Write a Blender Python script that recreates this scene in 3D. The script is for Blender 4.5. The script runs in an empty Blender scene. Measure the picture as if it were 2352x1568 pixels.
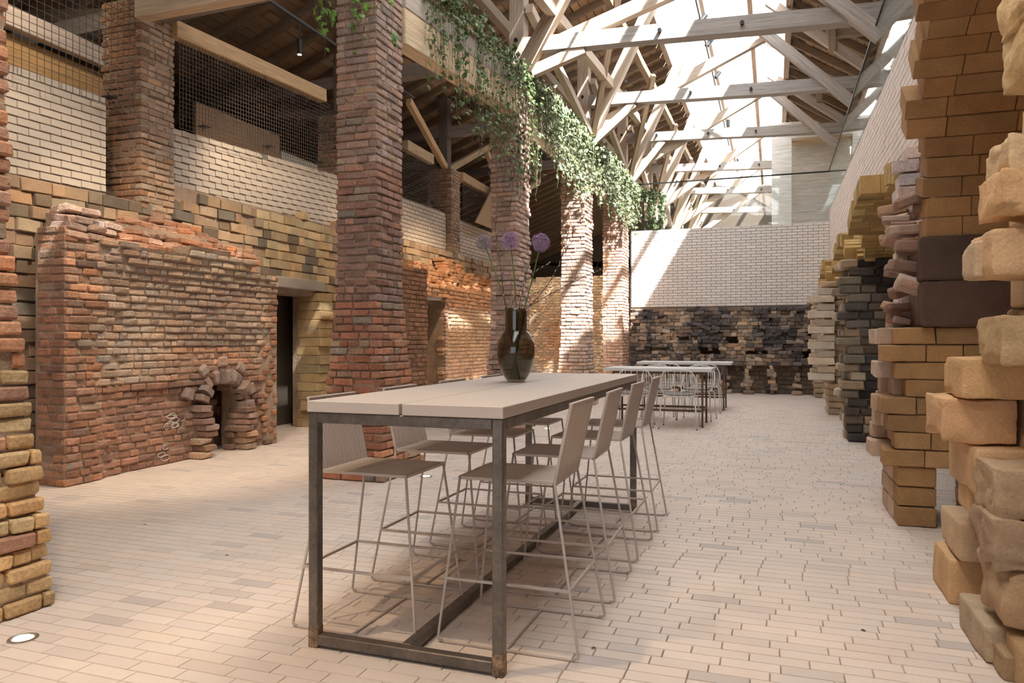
import bpy, math, random
import numpy as np
from mathutils import Vector, Matrix, noise
random.seed(7); rng = np.random.default_rng(7)
PI = math.pi
S = bpy.context.scene
COL = S.collection
# ------------------------------------------------------------------ camera
FPX, CX, CY, EYE = 1700.0, 1176.0, 782.0, 1.306
YAW = math.atan(601 / FPX)
cs, sn = math.cos(YAW), math.sin(YAW)
cam = bpy.data.cameras.new('camera'); camo = bpy.data.objects.new('camera', cam); COL.objects.link(camo)
cam.sensor_width = 36; cam.lens = FPX / 2352 * 36; cam.shift_y = -(784 - CY) / 2352
cam.clip_start = .05; cam.clip_end = 400
camo.location = (0, 0, EYE); camo.rotation_euler = (PI / 2, 0, YAW)
S.camera = camo
# ------------------------------------------------------------------ world, sun, exposure
W = bpy.data.worlds.new('sky'); S.world = W; W.use_nodes = True
nt = W.node_tree; nt.nodes.clear()
wo = nt.nodes.new('ShaderNodeOutputWorld'); bg = nt.nodes.new('ShaderNodeBackground')
tc = nt.nodes.new('ShaderNodeTexCoord'); nz = nt.nodes.new('ShaderNodeTexNoise'); rp = nt.nodes.new('ShaderNodeValToRGB')
nz.inputs['Scale'].default_value = 3.2; nz.inputs['Detail'].default_value = 5
nt.links.new(tc.outputs['Generated'], nz.inputs['Vector']); nt.links.new(nz.outputs['Fac'], rp.inputs['Fac'])
rp.color_ramp.elements[0].position = .42; rp.color_ramp.elements[0].color = (.60, .78, 1, 1)
rp.color_ramp.elements[1].position = .62; rp.color_ramp.elements[1].color = (1, 1, 1, 1)
nt.links.new(rp.outputs['Color'], bg.inputs['Color']); nt.links.new(bg.outputs[0], wo.inputs[0])
bg.inputs['Strength'].default_value = 1.5
sl = bpy.data.lights.new('sun', 'SUN'); so = bpy.data.objects.new('sun', sl); COL.objects.link(so)
sl.energy = 25; sl.angle = math.radians(.9); sl.color = (1, .965, .91)
so.rotation_euler = Vector((-.60, .56, -1)).to_track_quat('-Z', 'Y').to_euler()
S.view_settings.view_transform = 'Standard'; S.view_settings.look = 'None'
S.view_settings.gamma = 1; S.view_settings.use_curve_mapping = False
S.view_settings.exposure = 0.62
try:
    S.cycles.use_denoising = True; S.cycles.max_bounces = 10; S.cycles.diffuse_bounces = 5
    S.cycles.transparent_max_bounces = 24; S.cycles.sample_clamp_indirect = 6; S.cycles.caustics_reflective = False
except Exception: pass

def area(name, loc, size, energy, color=(1, 1, 1), rot=(0, 0, 0), portal=False):
    l = bpy.data.lights.new(name, 'AREA'); l.shape = 'RECTANGLE'; l.size, l.size_y = size; l.energy = energy; l.color = color
    o = bpy.data.objects.new(name, l); o.location = loc; o.rotation_euler = rot; COL.objects.link(o)
    if portal: l.cycles.is_portal = True
    return o
def spot(name, loc, to, energy, color=(1, .72, .42), ang=70, blend=.6, r=.04):
    l = bpy.data.lights.new(name, 'SPOT'); l.energy = energy; l.color = color; l.spot_size = math.radians(ang); l.spot_blend = blend; l.shadow_soft_size = r
    o = bpy.data.objects.new(name, l); o.location = loc; COL.objects.link(o)
    o.rotation_euler = (Vector(to) - Vector(loc)).to_track_quat('-Z', 'Y').to_euler()
    return o

# ------------------------------------------------------------------ pixel helpers (camera maths only)
def uu(x): return (x - CX) / FPX
def Fl(x, y, z=0.0):
    d = (EYE - z) * FPX / (y - CY); return Vector((d * (-sn + uu(x) * cs), d * (cs + uu(x) * sn), z))
def PX(x, y, X):
    d = X / (-sn + uu(x) * cs); return Vector((X, d * (cs + uu(x) * sn), EYE + (CY - y) / FPX * d))
def PY(x, y, Y):
    d = Y / (cs + uu(x) * sn); return Vector((d * (-sn + uu(x) * cs), Y, EYE + (CY - y) / FPX * d))

# ------------------------------------------------------------------ materials
def M(name, base=(.5, .5, .5), src=None, rough=.85, metal=0, bump=0, bscale=40, var=0, vscale=6, var2=0, v2scale=60, grain=None, spec=.3, emit=0):
    m = bpy.data.materials.new(name); m.use_nodes = True; n = m.node_tree; L = n.links
    b = n.nodes['Principled BSDF']; b.inputs['Roughness'].default_value = rough; b.inputs['Metallic'].default_value = metal
    b.inputs['Specular IOR Level'].default_value = spec
    if src == 'obj': s = n.nodes.new('ShaderNodeObjectInfo').outputs['Color']
    elif src == 'attr':
        a = n.nodes.new('ShaderNodeAttribute'); a.attribute_name = 'Col'; s = a.outputs['Color']
    else:
        r = n.nodes.new('ShaderNodeRGB'); r.outputs[0].default_value = (*base, 1); s = r.outputs[0]
    if grain:
        t = n.nodes.new('ShaderNodeTexCoord'); mp = n.nodes.new('ShaderNodeMapping'); mp.inputs['Scale'].default_value = grain
        oi = n.nodes.new('ShaderNodeObjectInfo'); ad = n.nodes.new('ShaderNodeVectorMath'); ad.operation = 'ADD'
        L.new(t.outputs['Object'], mp.inputs['Vector']); L.new(mp.outputs[0], ad.inputs[0]); L.new(oi.outputs['Location'], ad.inputs[1]); P = ad.outputs[0]
    else: P = n.nodes.new('ShaderNodeNewGeometry').outputs['Position']
    def mul(s, scale, amt, det=3):
        t = n.nodes.new('ShaderNodeTexNoise'); t.inputs['Scale'].default_value = scale; t.inputs['Detail'].default_value = det; L.new(P, t.inputs['Vector'])
        r = n.nodes.new('ShaderNodeMapRange'); r.inputs['From Min'].default_value = .25; r.inputs['From Max'].default_value = .75
        r.inputs['To Min'].default_value = 1 - amt; r.inputs['To Max'].default_value = 1 + amt; L.new(t.outputs['Fac'], r.inputs['Value'])
        v = n.nodes.new('ShaderNodeVectorMath'); v.operation = 'SCALE'; L.new(s, v.inputs[0]); L.new(r.outputs[0], v.inputs['Scale']); return v.outputs[0]
    if var: s = mul(s, vscale, var)
    if var2: s = mul(s, v2scale, var2, 4)
    L.new(s, b.inputs['Base Color'])
    if emit:
        b.inputs['Emission Color'].default_value = (*base, 1); b.inputs['Emission Strength'].default_value = emit
    if bump:
        t = n.nodes.new('ShaderNodeTexNoise'); t.inputs['Scale'].default_value = bscale; t.inputs['Detail'].default_value = 4; L.new(P, t.inputs['Vector'])
        k = n.nodes.new('ShaderNodeBump'); k.inputs['Strength'].default_value = min(1, bump); k.inputs['Distance'].default_value = .012 * max(1, bump); L.new(t.outputs['Fac'], k.inputs['Height'])
        L.new(k.outputs[0], b.inputs['Normal'])
    return m
BR = (M('old_brick', src='obj', bump=.8, bscale=45, var=.18, vscale=9, var2=.22, v2scale=55), M('old_brick_joined', src='attr', bump=.8, bscale=45, var=.18, vscale=9, var2=.22, v2scale=55))
SA = (M('sandstone', src='obj', bump=.5, bscale=60, var=.14, vscale=7, var2=.12, v2scale=90), M('sandstone_joined', src='attr', bump=.5, bscale=60, var=.14, vscale=7, var2=.12, v2scale=90))
WB = (M('white_brick', src='obj', rough=.6, var2=.04, v2scale=50), M('white_brick_joined', src='attr', rough=.6, var2=.04, v2scale=50))
PV = (M('paver', src='obj', rough=.75, bump=.12, bscale=120, var=.05, vscale=2.2, var2=.035, v2scale=160), M('paver_joined', src='attr', rough=.75, bump=.12, bscale=120, var=.05, vscale=2.2, var2=.035, v2scale=160))
MORT = M('mortar', (.36, .27, .20), bump=1, bscale=35, var=.2, vscale=5, var2=.2)
MORTW = M('grey_mortar', (.24, .195, .155), bump=.3, var=.08)
MORTF = M('sand_joint', (.33, .26, .20), bump=.4, bscale=80, var=.15)
WOODS = (M('weathered_timber', src='obj', rough=.8, grain=(.7, 14, 14), bump=.25, bscale=5, var=.22, vscale=3, var2=.16, v2scale=9), M('weathered_timber_joined', src='attr', rough=.8, var=.2, vscale=3, var2=.15, v2scale=25))
WOOD = WOODS[0]
STEEL = M('raw_steel', (.17, .145, .125), rough=.40, metal=.6, var=.3, vscale=9, var2=.2, v2scale=45, spec=.5)
RUST = M('rusty_weld', (.24, .16, .10), rough=.7, var=.7, vscale=28, var2=.5, v2scale=90)
GREIGE = M('greige_powder_coat', (.53, .45, .40), rough=.5)
TOPM = M('greige_table_top', (.60, .525, .475), rough=.45, var=.02)
WHITE = M('white_metal', (.80, .78, .76), rough=.4)
GREY = M('grey_pad', (.36, .33, .32), rough=.9)
BROWNM = M('brown_metal', (.13, .085, .06), rough=.5, metal=.4)
BLACK = M('black_metal', (.02, .02, .02), rough=.4)
STEM = M('green_stem', (.13, .2, .05), rough=.6)
TWIG = M('dark_twig', (.11, .055, .045), rough=.7)
BUD = M('pale_bud', (.55, .45, .33), rough=.7)
LILAC = M('lilac_petals', (.50, .30, .56), rough=.6, var=.3, vscale=90)
LILACG = M('faded_petals', (.42, .33, .40), rough=.6, var=.3, vscale=90)
IVY = (M('ivy_leaf', src='obj', rough=.45, var=.2, vscale=30), M('ivy_leaf_joined', src='attr', rough=.45, var=.2, vscale=30))
VINE = M('ivy_vine', (.13, .12, .06), rough=.8)
CONC = M('concrete', (.42, .38, .33), rough=.9, var=.12, bump=.3)
DARKP = M('dark_panel', (.13, .10, .075), rough=.6)
PALEP = M('pale_panel', (.55, .47, .38), rough=.8, var=.05)
LAMPG = M('lamp_glow', (1, .85, .6), emit=14)
def glassm(name, tint, fac=.12, rough=.02, milky=0, ior=1.45, mcol=1):
    m = bpy.data.materials.new(name); m.use_nodes = True; n = m.node_tree; n.nodes.clear(); L = n.links
    o = n.nodes.new('ShaderNodeOutputMaterial'); t = n.nodes.new('ShaderNodeBsdfTransparent'); t.inputs[0].default_value = (*tint, 1)
    g = n.nodes.new('ShaderNodeBsdfGlossy'); g.inputs['Roughness'].default_value = rough; g.inputs[0].default_value = (.95, 1, 1, 1)
    fr = n.nodes.new('ShaderNodeFresnel'); gm = n.nodes.new('ShaderNodeNewGeometry'); mr = n.nodes.new('ShaderNodeMapRange'); mr.inputs['To Min'].default_value = ior; mr.inputs['To Max'].default_value = 1 / ior; L.new(gm.outputs['Backfacing'], mr.inputs['Value']); L.new(mr.outputs[0], fr.inputs[0]); mx = n.nodes.new('ShaderNodeMixShader')
    L.new(fr.outputs[0], mx.inputs[0]); L.new(t.outputs[0], mx.inputs[1]); L.new(g.outputs[0], mx.inputs[2]); out = mx.outputs[0]
    if milky:
        d = n.nodes.new('ShaderNodeBsdfTranslucent'); d.inputs[0].default_value = (mcol, mcol, mcol, 1); m2 = n.nodes.new('ShaderNodeMixShader'); m2.inputs[0].default_value = milky
        L.new(out, m2.inputs[1]); L.new(d.outputs[0], m2.inputs[2]); out = m2.outputs[0]
    L.new(out, o.inputs[0]); return m
GLASS = glassm('clear_glass', (.965, .985, .985)); SKYG = glassm('light_spread_roof_glass', (.88, .92, .96), milky=.36)  # milky share put in for haze and to brighten the far hall
SUNDIF = glassm('added_sun_diffuser', (.9, .95, 1), milky=1.0, mcol=.44)  # diffuser added out of view to turn direct sun into soft light
SMOKE = glassm('smoked_glass', (.64, .60, .53), rough=.0, ior=1.5); WATER = glassm('water', (.80, .86, .78), ior=1.33)

# ------------------------------------------------------------------ objects
def tag(o, label=None, cat=None, group=None, kind=None):
    if label: o['label'] = label
    if cat: o['category'] = cat
    if group: o['group'] = group
    if kind: o['kind'] = kind
    return o
def thing(name, loc, label, cat, group=None, rz=0):
    o = bpy.data.objects.new(name, None); COL.objects.link(o); o.location = loc; o.rotation_euler = (0, 0, rz); o.empty_display_size = .1
    return tag(o, label, cat, group)
def setting(name, loc=(0, 0, 0)):
    o = bpy.data.objects.new(name, None); COL.objects.link(o); o.location = loc; o['kind'] = 'structure'; return o
def npmesh(name, V, F, mats, cols=None, smooth=False, mi=None):
    """V (n,3) array, F list of (m,k) int arrays or one list of tuples"""
    me = bpy.data.meshes.new(name)
    if isinstance(F, list) and F and isinstance(F[0], np.ndarray):
        lt = np.concatenate([np.full(len(f), f.shape[1], dtype=np.int32) for f in F]); li = np.concatenate([f.ravel() for f in F]).astype(np.int32)
    else:
        lt = np.array([len(f) for f in F], dtype=np.int32); li = np.array([i for f in F for i in f], dtype=np.int32)
    me.vertices.add(len(V)); me.vertices.foreach_set('co', np.asarray(V, dtype=np.float32).ravel())
    me.loops.add(len(li)); me.loops.foreach_set('vertex_index', li)
    me.polygons.add(len(lt)); ls = np.zeros(len(lt), dtype=np.int32); ls[1:] = np.cumsum(lt)[:-1]
    me.polygons.foreach_set('loop_start', ls); me.polygons.foreach_set('loop_total', lt)
    for m in (mats if isinstance(mats, (list, tuple)) else [mats]): me.materials.append(m)
    if mi is not None: me.polygons.foreach_set('material_index', np.asarray(mi, dtype=np.int32))
    if cols is not None:
        a = me.color_attributes.new('Col', 'FLOAT_COLOR', 'POINT'); c4 = np.ones((len(V), 4), dtype=np.float32); c4[:, :3] = cols; a.data.foreach_set('color', c4.ravel())
    me.update(calc_edges=True); me.validate()
    if not smooth: me.shade_flat()
    return me
def link(name, me, parent=None, mat=None, color=None, loc=None):
    o = bpy.data.objects.new(name, me); COL.objects.link(o)
    if parent is not None: o.parent = parent
    if mat is not None: o.matrix_local = mat
    elif loc is not None: o.location = loc
    if color is not None: o.color = (*color, 1)
    return o

def rbox(b, jit=0, seed=0):
    """unit cube with bevel fractions b=(bx,by,bz): 24 verts, 44 triangles"""
    r = np.random.default_rng(seed); V = []; idx = {}
    for sx in (-1, 1):
        for sy in (-1, 1):
            for sz in (-1, 1):
                j = r.normal(0, 1, 3) * jit
                for k in range(3):
                    p = np.array([sx * (.5 - b[0] * (k != 0)), sy * (.5 - b[1] * (k != 1)), sz * (.5 - b[2] * (k != 2))]) + j * (1, 1, 1)
                    idx[(sx, sy, sz, k)] = len(V); V.append(p + r.normal(0, 1, 3) * jit * .35)
    V = np.array(V); F = []
    def q(ids):
        p = V[ids]; n = np.cross(p[1] - p[0], p[2] - p[0])
        F.append(ids if n.dot(p.mean(0)) > 0 else ids[::-1])
    for s in (-1, 1):
        q([idx[(s, a, b_, 0)] for a, b_ in ((-1, -1), (1, -1), (1, 1), (-1, 1))])
        q([idx[(a, s, b_, 1)] for a, b_ in ((-1, -1), (1, -1), (1, 1), (-1, 1))])
        q([idx[(a, b_, s, 2)] for a, b_ in ((-1, -1), (1, -1), (1, 1), (-1, 1))])
    for a in (-1, 1):
        for b_ in (-1, 1):
            q([idx[(a, b_, -1, 0)], idx[(a, b_, 1, 0)], idx[(a, b_, 1, 1)], idx[(a, b_, -1, 1)]])
            q([idx[(a, -1, b_, 0)], idx[(a, 1, b_, 0)], idx[(a, 1, b_, 2)], idx[(a, -1, b_, 2)]])
            q([idx[(-1, a, b_, 1)], idx[(1, a, b_, 1)], idx[(1, a, b_, 2)], idx[(-1, a, b_, 2)]])
    for a in (-1, 1):
        for b_ in (-1, 1):
            for c in (-1, 1): q([idx[(a, b_, c, 0)], idx[(a, b_, c, 1)], idx[(a, b_, c, 2)]])
    quads = np.array([f for f in F if len(f) == 4]); tris = np.array([f for f in F if len(f) == 3])
    return V, quads, tris
def slab():
    V = np.array([(-.5, -.5, -.5), (.5, -.5, -.5), (.5, .5, -.5), (-.5, .5, -.5), (-.5, -.5, .35), (.5, -.5, .35), (.5, .5, .35), (-.5, .5, .35), (-.488, -.465, .5), (.488, -.465, .5), (.488, .465, .5), (-.488, .465, .5)], float)
    return V, np.array([(8, 9, 10, 11), (0, 1, 5, 4), (1, 2, 6, 5), (2, 3, 7, 6), (3, 0, 4, 7), (4, 5, 9, 8), (5, 6, 10, 9), (6, 7, 11, 10), (7, 4, 8, 11)]), np.zeros((0, 3), int)
def leafmesh():
    pts = [(0, 0), (-.32, -.12), (-.5, .18), (-.24, .36), (-.34, .72), (-.1, .64), (0, 1.0), (.1, .64), (.34, .72), (.24, .36), (.5, .18), (.32, -.12)]
    V = [(x, y, -.25 * abs(x) - .12 * y * y) for x, y in pts] + [(0, .35, .04)]
    return np.array(V, float), np.zeros((0, 4), int), np.array([(12, (i + 1) % 12, i) for i in range(12)])
TEMPL = {
    'brick': [rbox((.045, .09, .14), .018, s) for s in range(12)],
    'worn': [rbox((.05, .10, .17), .020, s + 50) for s in range(12)],
    'stone': [rbox((.018, .035, .05), .010, s + 100) for s in range(10)],
    'white': [rbox((.01, .03, .03), 0, 0)], 'ashlar': [rbox((.012, .02, .035), .004, s + 200) for s in range(8)],
    'paver': [slab()], 'leaf': [leafmesh()], 'plank': [rbox((.002, .02, .05), 0, 0)],
}
TM = {}
class Pieces:
    def __init__(s): s.c = []; s.R = []; s.sz = []; s.col = []; s.k = []; s.v = []
    def add(s, c, R, size, col, kind='brick'):
        s.c.append(c); s.R.append(R); s.sz.append(size); s.col.append(col); s.k.append(kind); s.v.append(random.randrange(len(TEMPL[kind])))
    def emit(s, parent, name, mats, most=300, near=None, base=None):
        if not s.c: return
        c = np.array(s.c, float); R = np.array(s.R, float); z = np.array(s.sz, float); col = np.array(s.col, float)
        P = np.array(parent.matrix_basis.translation) if parent is not None else np.zeros(3)
        eye = np.array((0, 0, EYE)); dd = c - eye
        dep = -dd[:, 0] * sn + dd[:, 1] * cs; px = CX + FPX * (dd[:, 0] * cs + dd[:, 1] * sn) / np.maximum(dep, .01); py = CY - FPX * dd[:, 2] / np.maximum(dep, .01)
        inn = (dep > .2) & (px > -60) & (px < 2412) & (py > -60) & (py < 1628)
        area_ = z[:, 0] * z[:, 2] / np.maximum(dep, .3) ** 2 * np.where(inn, 1, .0001)
        order = np.argsort(-area_); ind = order[:most]; rest = order[most:]
        for i in ind:
            key = (s.k[i], s.v[i], mats[0].name)
            if key not in TM:
                V, Q, T = TEMPL[s.k[i]][s.v[i]]; TM[key] = npmesh(s.k[i], V, [a for a in (Q, T) if len(a)], mats[0])
            A = R[i] * z[i][None, :]
            m = Matrix(((A[0, 0], A[0, 1], A[0, 2], c[i][0] - P[0]), (A[1, 0], A[1, 1], A[1, 2], c[i][1] - P[1]), (A[2, 0], A[2, 1], A[2, 2], c[i][2] - P[2]), (0, 0, 0, 1)))
            link(name, TM[key], parent, m, col[i])
        if len(rest):
            VV = []; QQ = []; TT = []; CC = []; off = 0
            for i in rest:
                V, Q, T = TEMPL[s.k[i]][s.v[i]]; w = (V * z[i]) @ R[i].T + (c[i] - P)
                VV.append(w); QQ.append(Q + off); TT.append(T + off); CC.append(np.repeat(col[i][None], len(V), 0)); off += len(V)
            F = [np.concatenate(a) for a in (QQ, TT) if sum(len(x) for x in a)]
            o = link(name, npmesh(name + '_mass', np.concatenate(VV), F, mats[1], np.concatenate(CC)), parent); o['kind'] = 'stuff'
def nz3(x, y, z=0.0, s=1.0): return noise.noise(Vector((x * s, y * s, z * s)))
def jcol(base, v=.12, warm=.05):
    k = 1 + random.gauss(0, v); w = random.gauss(0, warm)
    return tuple(max(.01, min(.95, base[i] * k * (1 + (w, 0, -w)[i]))) for i in range(3))
def mixc(a, b, t): t = max(0, min(1, t)); return tuple(a[i] * (1 - t) + b[i] * t for i in range(3))
def frame(U, N):
    U = np.array(U, float); N = np.array(N, float); return np.stack([U, N, np.cross(U, N)], 1)

class Box:
    """accumulates boxes, tubes, grids into one mesh"""
    def __init__(s): s.V = []; s.F = []; s.mi = []
    def addm(s, V, F, mi=0):
        o = len(s.V); s.V += [tuple(v) for v in V]; s.F += [tuple(i + o for i in f) for f in F]; s.mi += [mi] * len(F)
    def cube(s, lo, hi, mi=0, bev=0.0):
        lo = np.array(lo, float); hi = np.array(hi, float); c = (lo + hi) / 2; d = hi - lo
        fr = [min(.3, bev / max(d[i], 1e-6)) for i in range(3)]
        if bev: V, Q, T = rbox(fr); s.addm(V * d + c, [tuple(x) for x in Q] + [tuple(x) for x in T], mi)
        else:
            V = [(lo[0], lo[1], lo[2]), (hi[0], lo[1], lo[2]), (hi[0], hi[1], lo[2]), (lo[0], hi[1], lo[2]), (lo[0], lo[1], hi[2]), (hi[0], lo[1], hi[2]), (hi[0], hi[1], hi[2]), (lo[0], hi[1], hi[2])]
            s.addm(V, [(3, 2, 1, 0), (4, 5, 6, 7), (0, 1, 5, 4), (1, 2, 6, 5), (2, 3, 7, 6), (3, 0, 4, 7)], mi)
        return s
    def tube(s, pts, r, n=6, mi=0, square=False, cap=True):
        pts = [Vector(p) for p in pts]; m = len(pts); rs = r if isinstance(r, (list, tuple)) else [r] * m
        if square: n = 4
        up = None; rings = []
        for i, p in enumerate(pts):
            t = ((pts[min(i + 1, m - 1)] - p).normalized() + (p - pts[max(i - 1, 0)]).normalized())
            t = t.normalized() if t.length > 1e-6 else Vector((0, 0, 1))
            if up is None: up = Vector((0, 0, 1)) if abs(t.z) < .9 else Vector((1, 0, 0))
            a = t.cross(up); a = a.normalized() if a.length > 1e-4 else t.orthogonal().normalized(); b = a.cross(t).normalized(); up = b
            k = (1.414 if square else 1.0) * rs[i]
            if 0 < i < m - 1:
                cosh = (pts[i + 1] - p).normalized().dot((p - pts[i - 1]).normalized()); 
            ph = PI / 4 if square else 0
            rings.append([p + a * (math.cos(2 * PI * j / n + ph) * k) + b * (math.sin(2 * PI * j / n + ph) * k) for j in range(n)])
        V = [v for r_ in rings for v in r_]; F = []
        for i in range(m - 1):
            for j in range(n):
                k2 = (j + 1) % n; F.append((i * n + k2, i * n + j, (i + 1) * n + j, (i + 1) * n + k2))
        if cap: F += [tuple(range(n)), tuple((m - 1) * n + j for j in range(n))[::-1]]
        s.addm(V, F, mi); return s
    def lathe(s, prof, c, n=32, mi=0, cap=False):
        V = [(c[0] + r * math.cos(2 * PI * j / n), c[1] + r * math.sin(2 * PI * j / n), c[2] + z) for r, z in prof for j in range(n)]; F = []
        for i in range(len(prof) - 1):
            for j in range(n): k = (j + 1) % n; F.append((i * n + j, i * n + k, (i + 1) * n + k, (i + 1) * n + j))
        if cap: F += [tuple(range(n))[::-1], tuple((len(prof) - 1) * n + j for j in range(n))]
        s.addm(V, F, mi); return s
    def build(s, name, mats, parent=None, smooth=False, kind=None, color=None, loc=None):
        o = link(name, npmesh(name, np.array(s.V), s.F, mats, smooth=smooth, mi=s.mi), parent, color=color, loc=loc)
        if kind: o['kind'] = kind
        return o

def beam(name, p0, p1, w, h, parent=None, mat=None, col=(.42, .34, .26), roll=0, bev=.008, wob=.0):
    """timber with its own axes: local x along its length"""
    p0 = Vector(p0); p1 = Vector(p1); d = p1 - p0; L = d.length; x = d.normalized()
    z = Vector((0, 0, 1)) if abs(x.z) < .95 else Vector((0, 1, 0)); y = z.cross(x).normalized(); z = x.cross(y)
    if roll: q = Matrix.Rotation(roll, 3, x); y = q @ y; z = q @ z
    n = max(1, int(L / .8)) if wob else 1; b = Box()
    if wob:
        V = []; F = []
        for i in range(n + 1):
            oy = random.gauss(0, wob); oz = random.gauss(0, wob); sw = 1 + random.gauss(0, wob * 3)
            for a, c in ((-1, -1), (1, -1), (1, 1), (-1, 1)): V.append((L * i / n, oy + a * w / 2 * sw, oz + c * h / 2 * sw))
        for i in range(n):
            for j in range(4): k = (j + 1) % 4; F.append((i * 4 + j, i * 4 + k, i * 4 + 4 + k, i * 4 + 4 + j)[::-1])
        F += [(3, 2, 1, 0)[::-1], (n * 4, n * 4 + 1, n * 4 + 2, n * 4 + 3)[::-1]]
        b.addm(V, F)
    else: b.cube((0, -w / 2, -h / 2), (L, w / 2, h / 2), bev=bev)
    par = parent.matrix_basis.translation if parent is not None else Vector((0, 0, 0))
    m = Matrix(((x.x, y.x, z.x, p0.x - par.x), (x.y, y.y, z.y, p0.y - par.y), (x.z, y.z, z.z, p0.z - par.z), (0, 0, 0, 1)))
    me = npmesh(name, np.array(b.V), b.F, mat or WOOD)
    return link(name, me, parent, m, color=jcol(col, .08, .03))

# ------------------------------------------------------------------ masonry
def wallbricks(P, O, U, N, w, z0, z1, ch=.075, L=.215, D=.11, mask=None, off=None, col=None, kind='brick', jy=.006, tilt=.012, gap=.012, hdr=.35, lj=.04, zrise=0.0):
    O = np.array(O, float); U = np.array(U, float); N = np.array(N, float); R0 = frame(U, N)
    if R0[2, 2] < 0: R0 = np.stack([-R0[:, 0], R0[:, 1], -R0[:, 2]], 1)
    n = int(round((z1 - z0) / ch))
    for i in range(n):
        zc = z0 + (i + .5) * ch; x = -random.random() * L * .5 if lj else -(L / 2 if i % 2 else 0)
        while x < w - .01:
            l = (L * (.5 if random.random() < hdr else 1)) * (1 + random.gauss(0, lj)) if lj else L
            a = max(x, 0); b = min(x + l, w); x += l
            if b - a < L * .18: continue
            uc = (a + b) / 2
            if mask and not mask(uc, zc): continue
            o = off(uc, zc) if off else 0
            dz = zrise * uc
            t1, t2, t3 = (random.gauss(0, tilt) for _ in range(3)) if tilt else (0, 0, 0)
            R = R0 @ np.array([[1, -t1, t2], [t1, 1, -t3], [-t2, t3, 1]]) if tilt else R0
            c = O + U * uc + N * (o - D / 2 + (random.gauss(0, jy) if jy else 0)); c = c + np.array((0, 0, zc + dz - 0)); 
            P.add(c, R, (b - a - gap, D, ch - gap), col(uc, zc), kind)
def backing(b, O, U, N, w, z0, z1, mask=None, off=None, rec=.02, res=.15, thick=.25, mi=0, zrise=0.0):
    """solid mortar heart behind the bricks, following their relief"""
    O = np.array(O, float); U = np.array(U, float); N = np.array(N, float)
    nu = max(1, int(math.ceil(w / res))); nv = max(1, int(math.ceil((z1 - z0) / res))); du = w / nu; dv = (z1 - z0) / nv
    ok = [[(mask((i + .5) * du, z0 + (j + .5) * dv) if mask else True) for j in range(nv)] for i in range(nu)]
    def P(i, j, back):
        u_, v_ = i * du, z0 + j * dv; o = (off(u_, v_) if off else 0) - rec if not back else -thick
        return O + U * u_ + N * o + np.array((0, 0, v_ + zrise * u_))
    V = []; ids = {}; F = []
    def g(i, j, k):
        if (i, j, k) not in ids: ids[(i, j, k)] = len(V); V.append(P(i, j, k))
        return ids[(i, j, k)]
    flip = np.cross(U, (0, 0, 1)).dot(N) < 0
    def add(f): F.append(f[::-1] if flip else f)
    for i in range(nu):
        for j in range(nv):
            if not ok[i][j]: continue
            add((g(i, j, 0), g(i + 1, j, 0), g(i + 1, j + 1, 0), g(i, j + 1, 0))); add((g(i, j + 1, 1), g(i + 1, j + 1, 1), g(i + 1, j, 1), g(i, j, 1)))
            for (di, dj, a, c) in ((-1, 0, (i, j + 1), (i, j)), (1, 0, (i + 1, j), (i + 1, j + 1)), (0, -1, (i, j), (i + 1, j)), (0, 1, (i + 1, j + 1), (i, j + 1))):
                ii, jj = i + di, j + dj
                if 0 <= ii < nu and 0 <= jj < nv and ok[ii][jj]: continue
                add((g(*a, 0), g(*a, 1), g(*c, 1), g(*c, 0)))
    b.addm(V, F, mi)
RED = (.38, .205, .14); ORANGE = (.46, .265, .165); BROWN = (.30, .18, .125); GREYB = (.34, .255, .19); TAN = (.47, .33, .20); SOOT = (.075, .06, .052)
SAND = (.56, .38, .20); SANDL = (.62, .45, .28); PINKS = (.66, .53, .45); CREAM = (.70, .63, .54)
def redcol(x, z, seed=0):
    t = nz3(x + seed, z, seed, .8); c = mixc(RED, ORANGE, .5 + t); 
    r = random.random()
    if r < .14: c = BROWN
    elif r < .2: c = GREYB
    return jcol(c, .13, .06)
# ================================================================== SETTING
# ---- floor: bed + pavers
fl = setting('floor'); b = Box(); b.cube((-14, -8, -.25), (7, 34, -.012)); b.build('sand_bed', MORTF, fl)
P = Pieces(); y = .2; R0 = np.eye(3); row = 0
while y < 19.4:
    x = -8.3 - random.random() * .23; 
    while x < 3.2:
        l = .232
        t = random.random(); c = (.72, .615, .54) if t < .88 else ((.65, .56, .50) if t < .97 else (.57, .50, .46))
        if y < 12.0 or abs(x + 1) < 6:
            R = R0 + 0; tl = random.gauss(0, .0006); R[2, 0] = tl; R[0, 2] = -tl
            P.add((x + l / 2, y + .0415, -.02 + random.gauss(0, .00025)), R, (l - .0025, .080, .04), jcol(c, .022, .01), 'paver')
        x += l
    y += .0825; row += 1
P.emit(fl, 'paver', PV)
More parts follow.
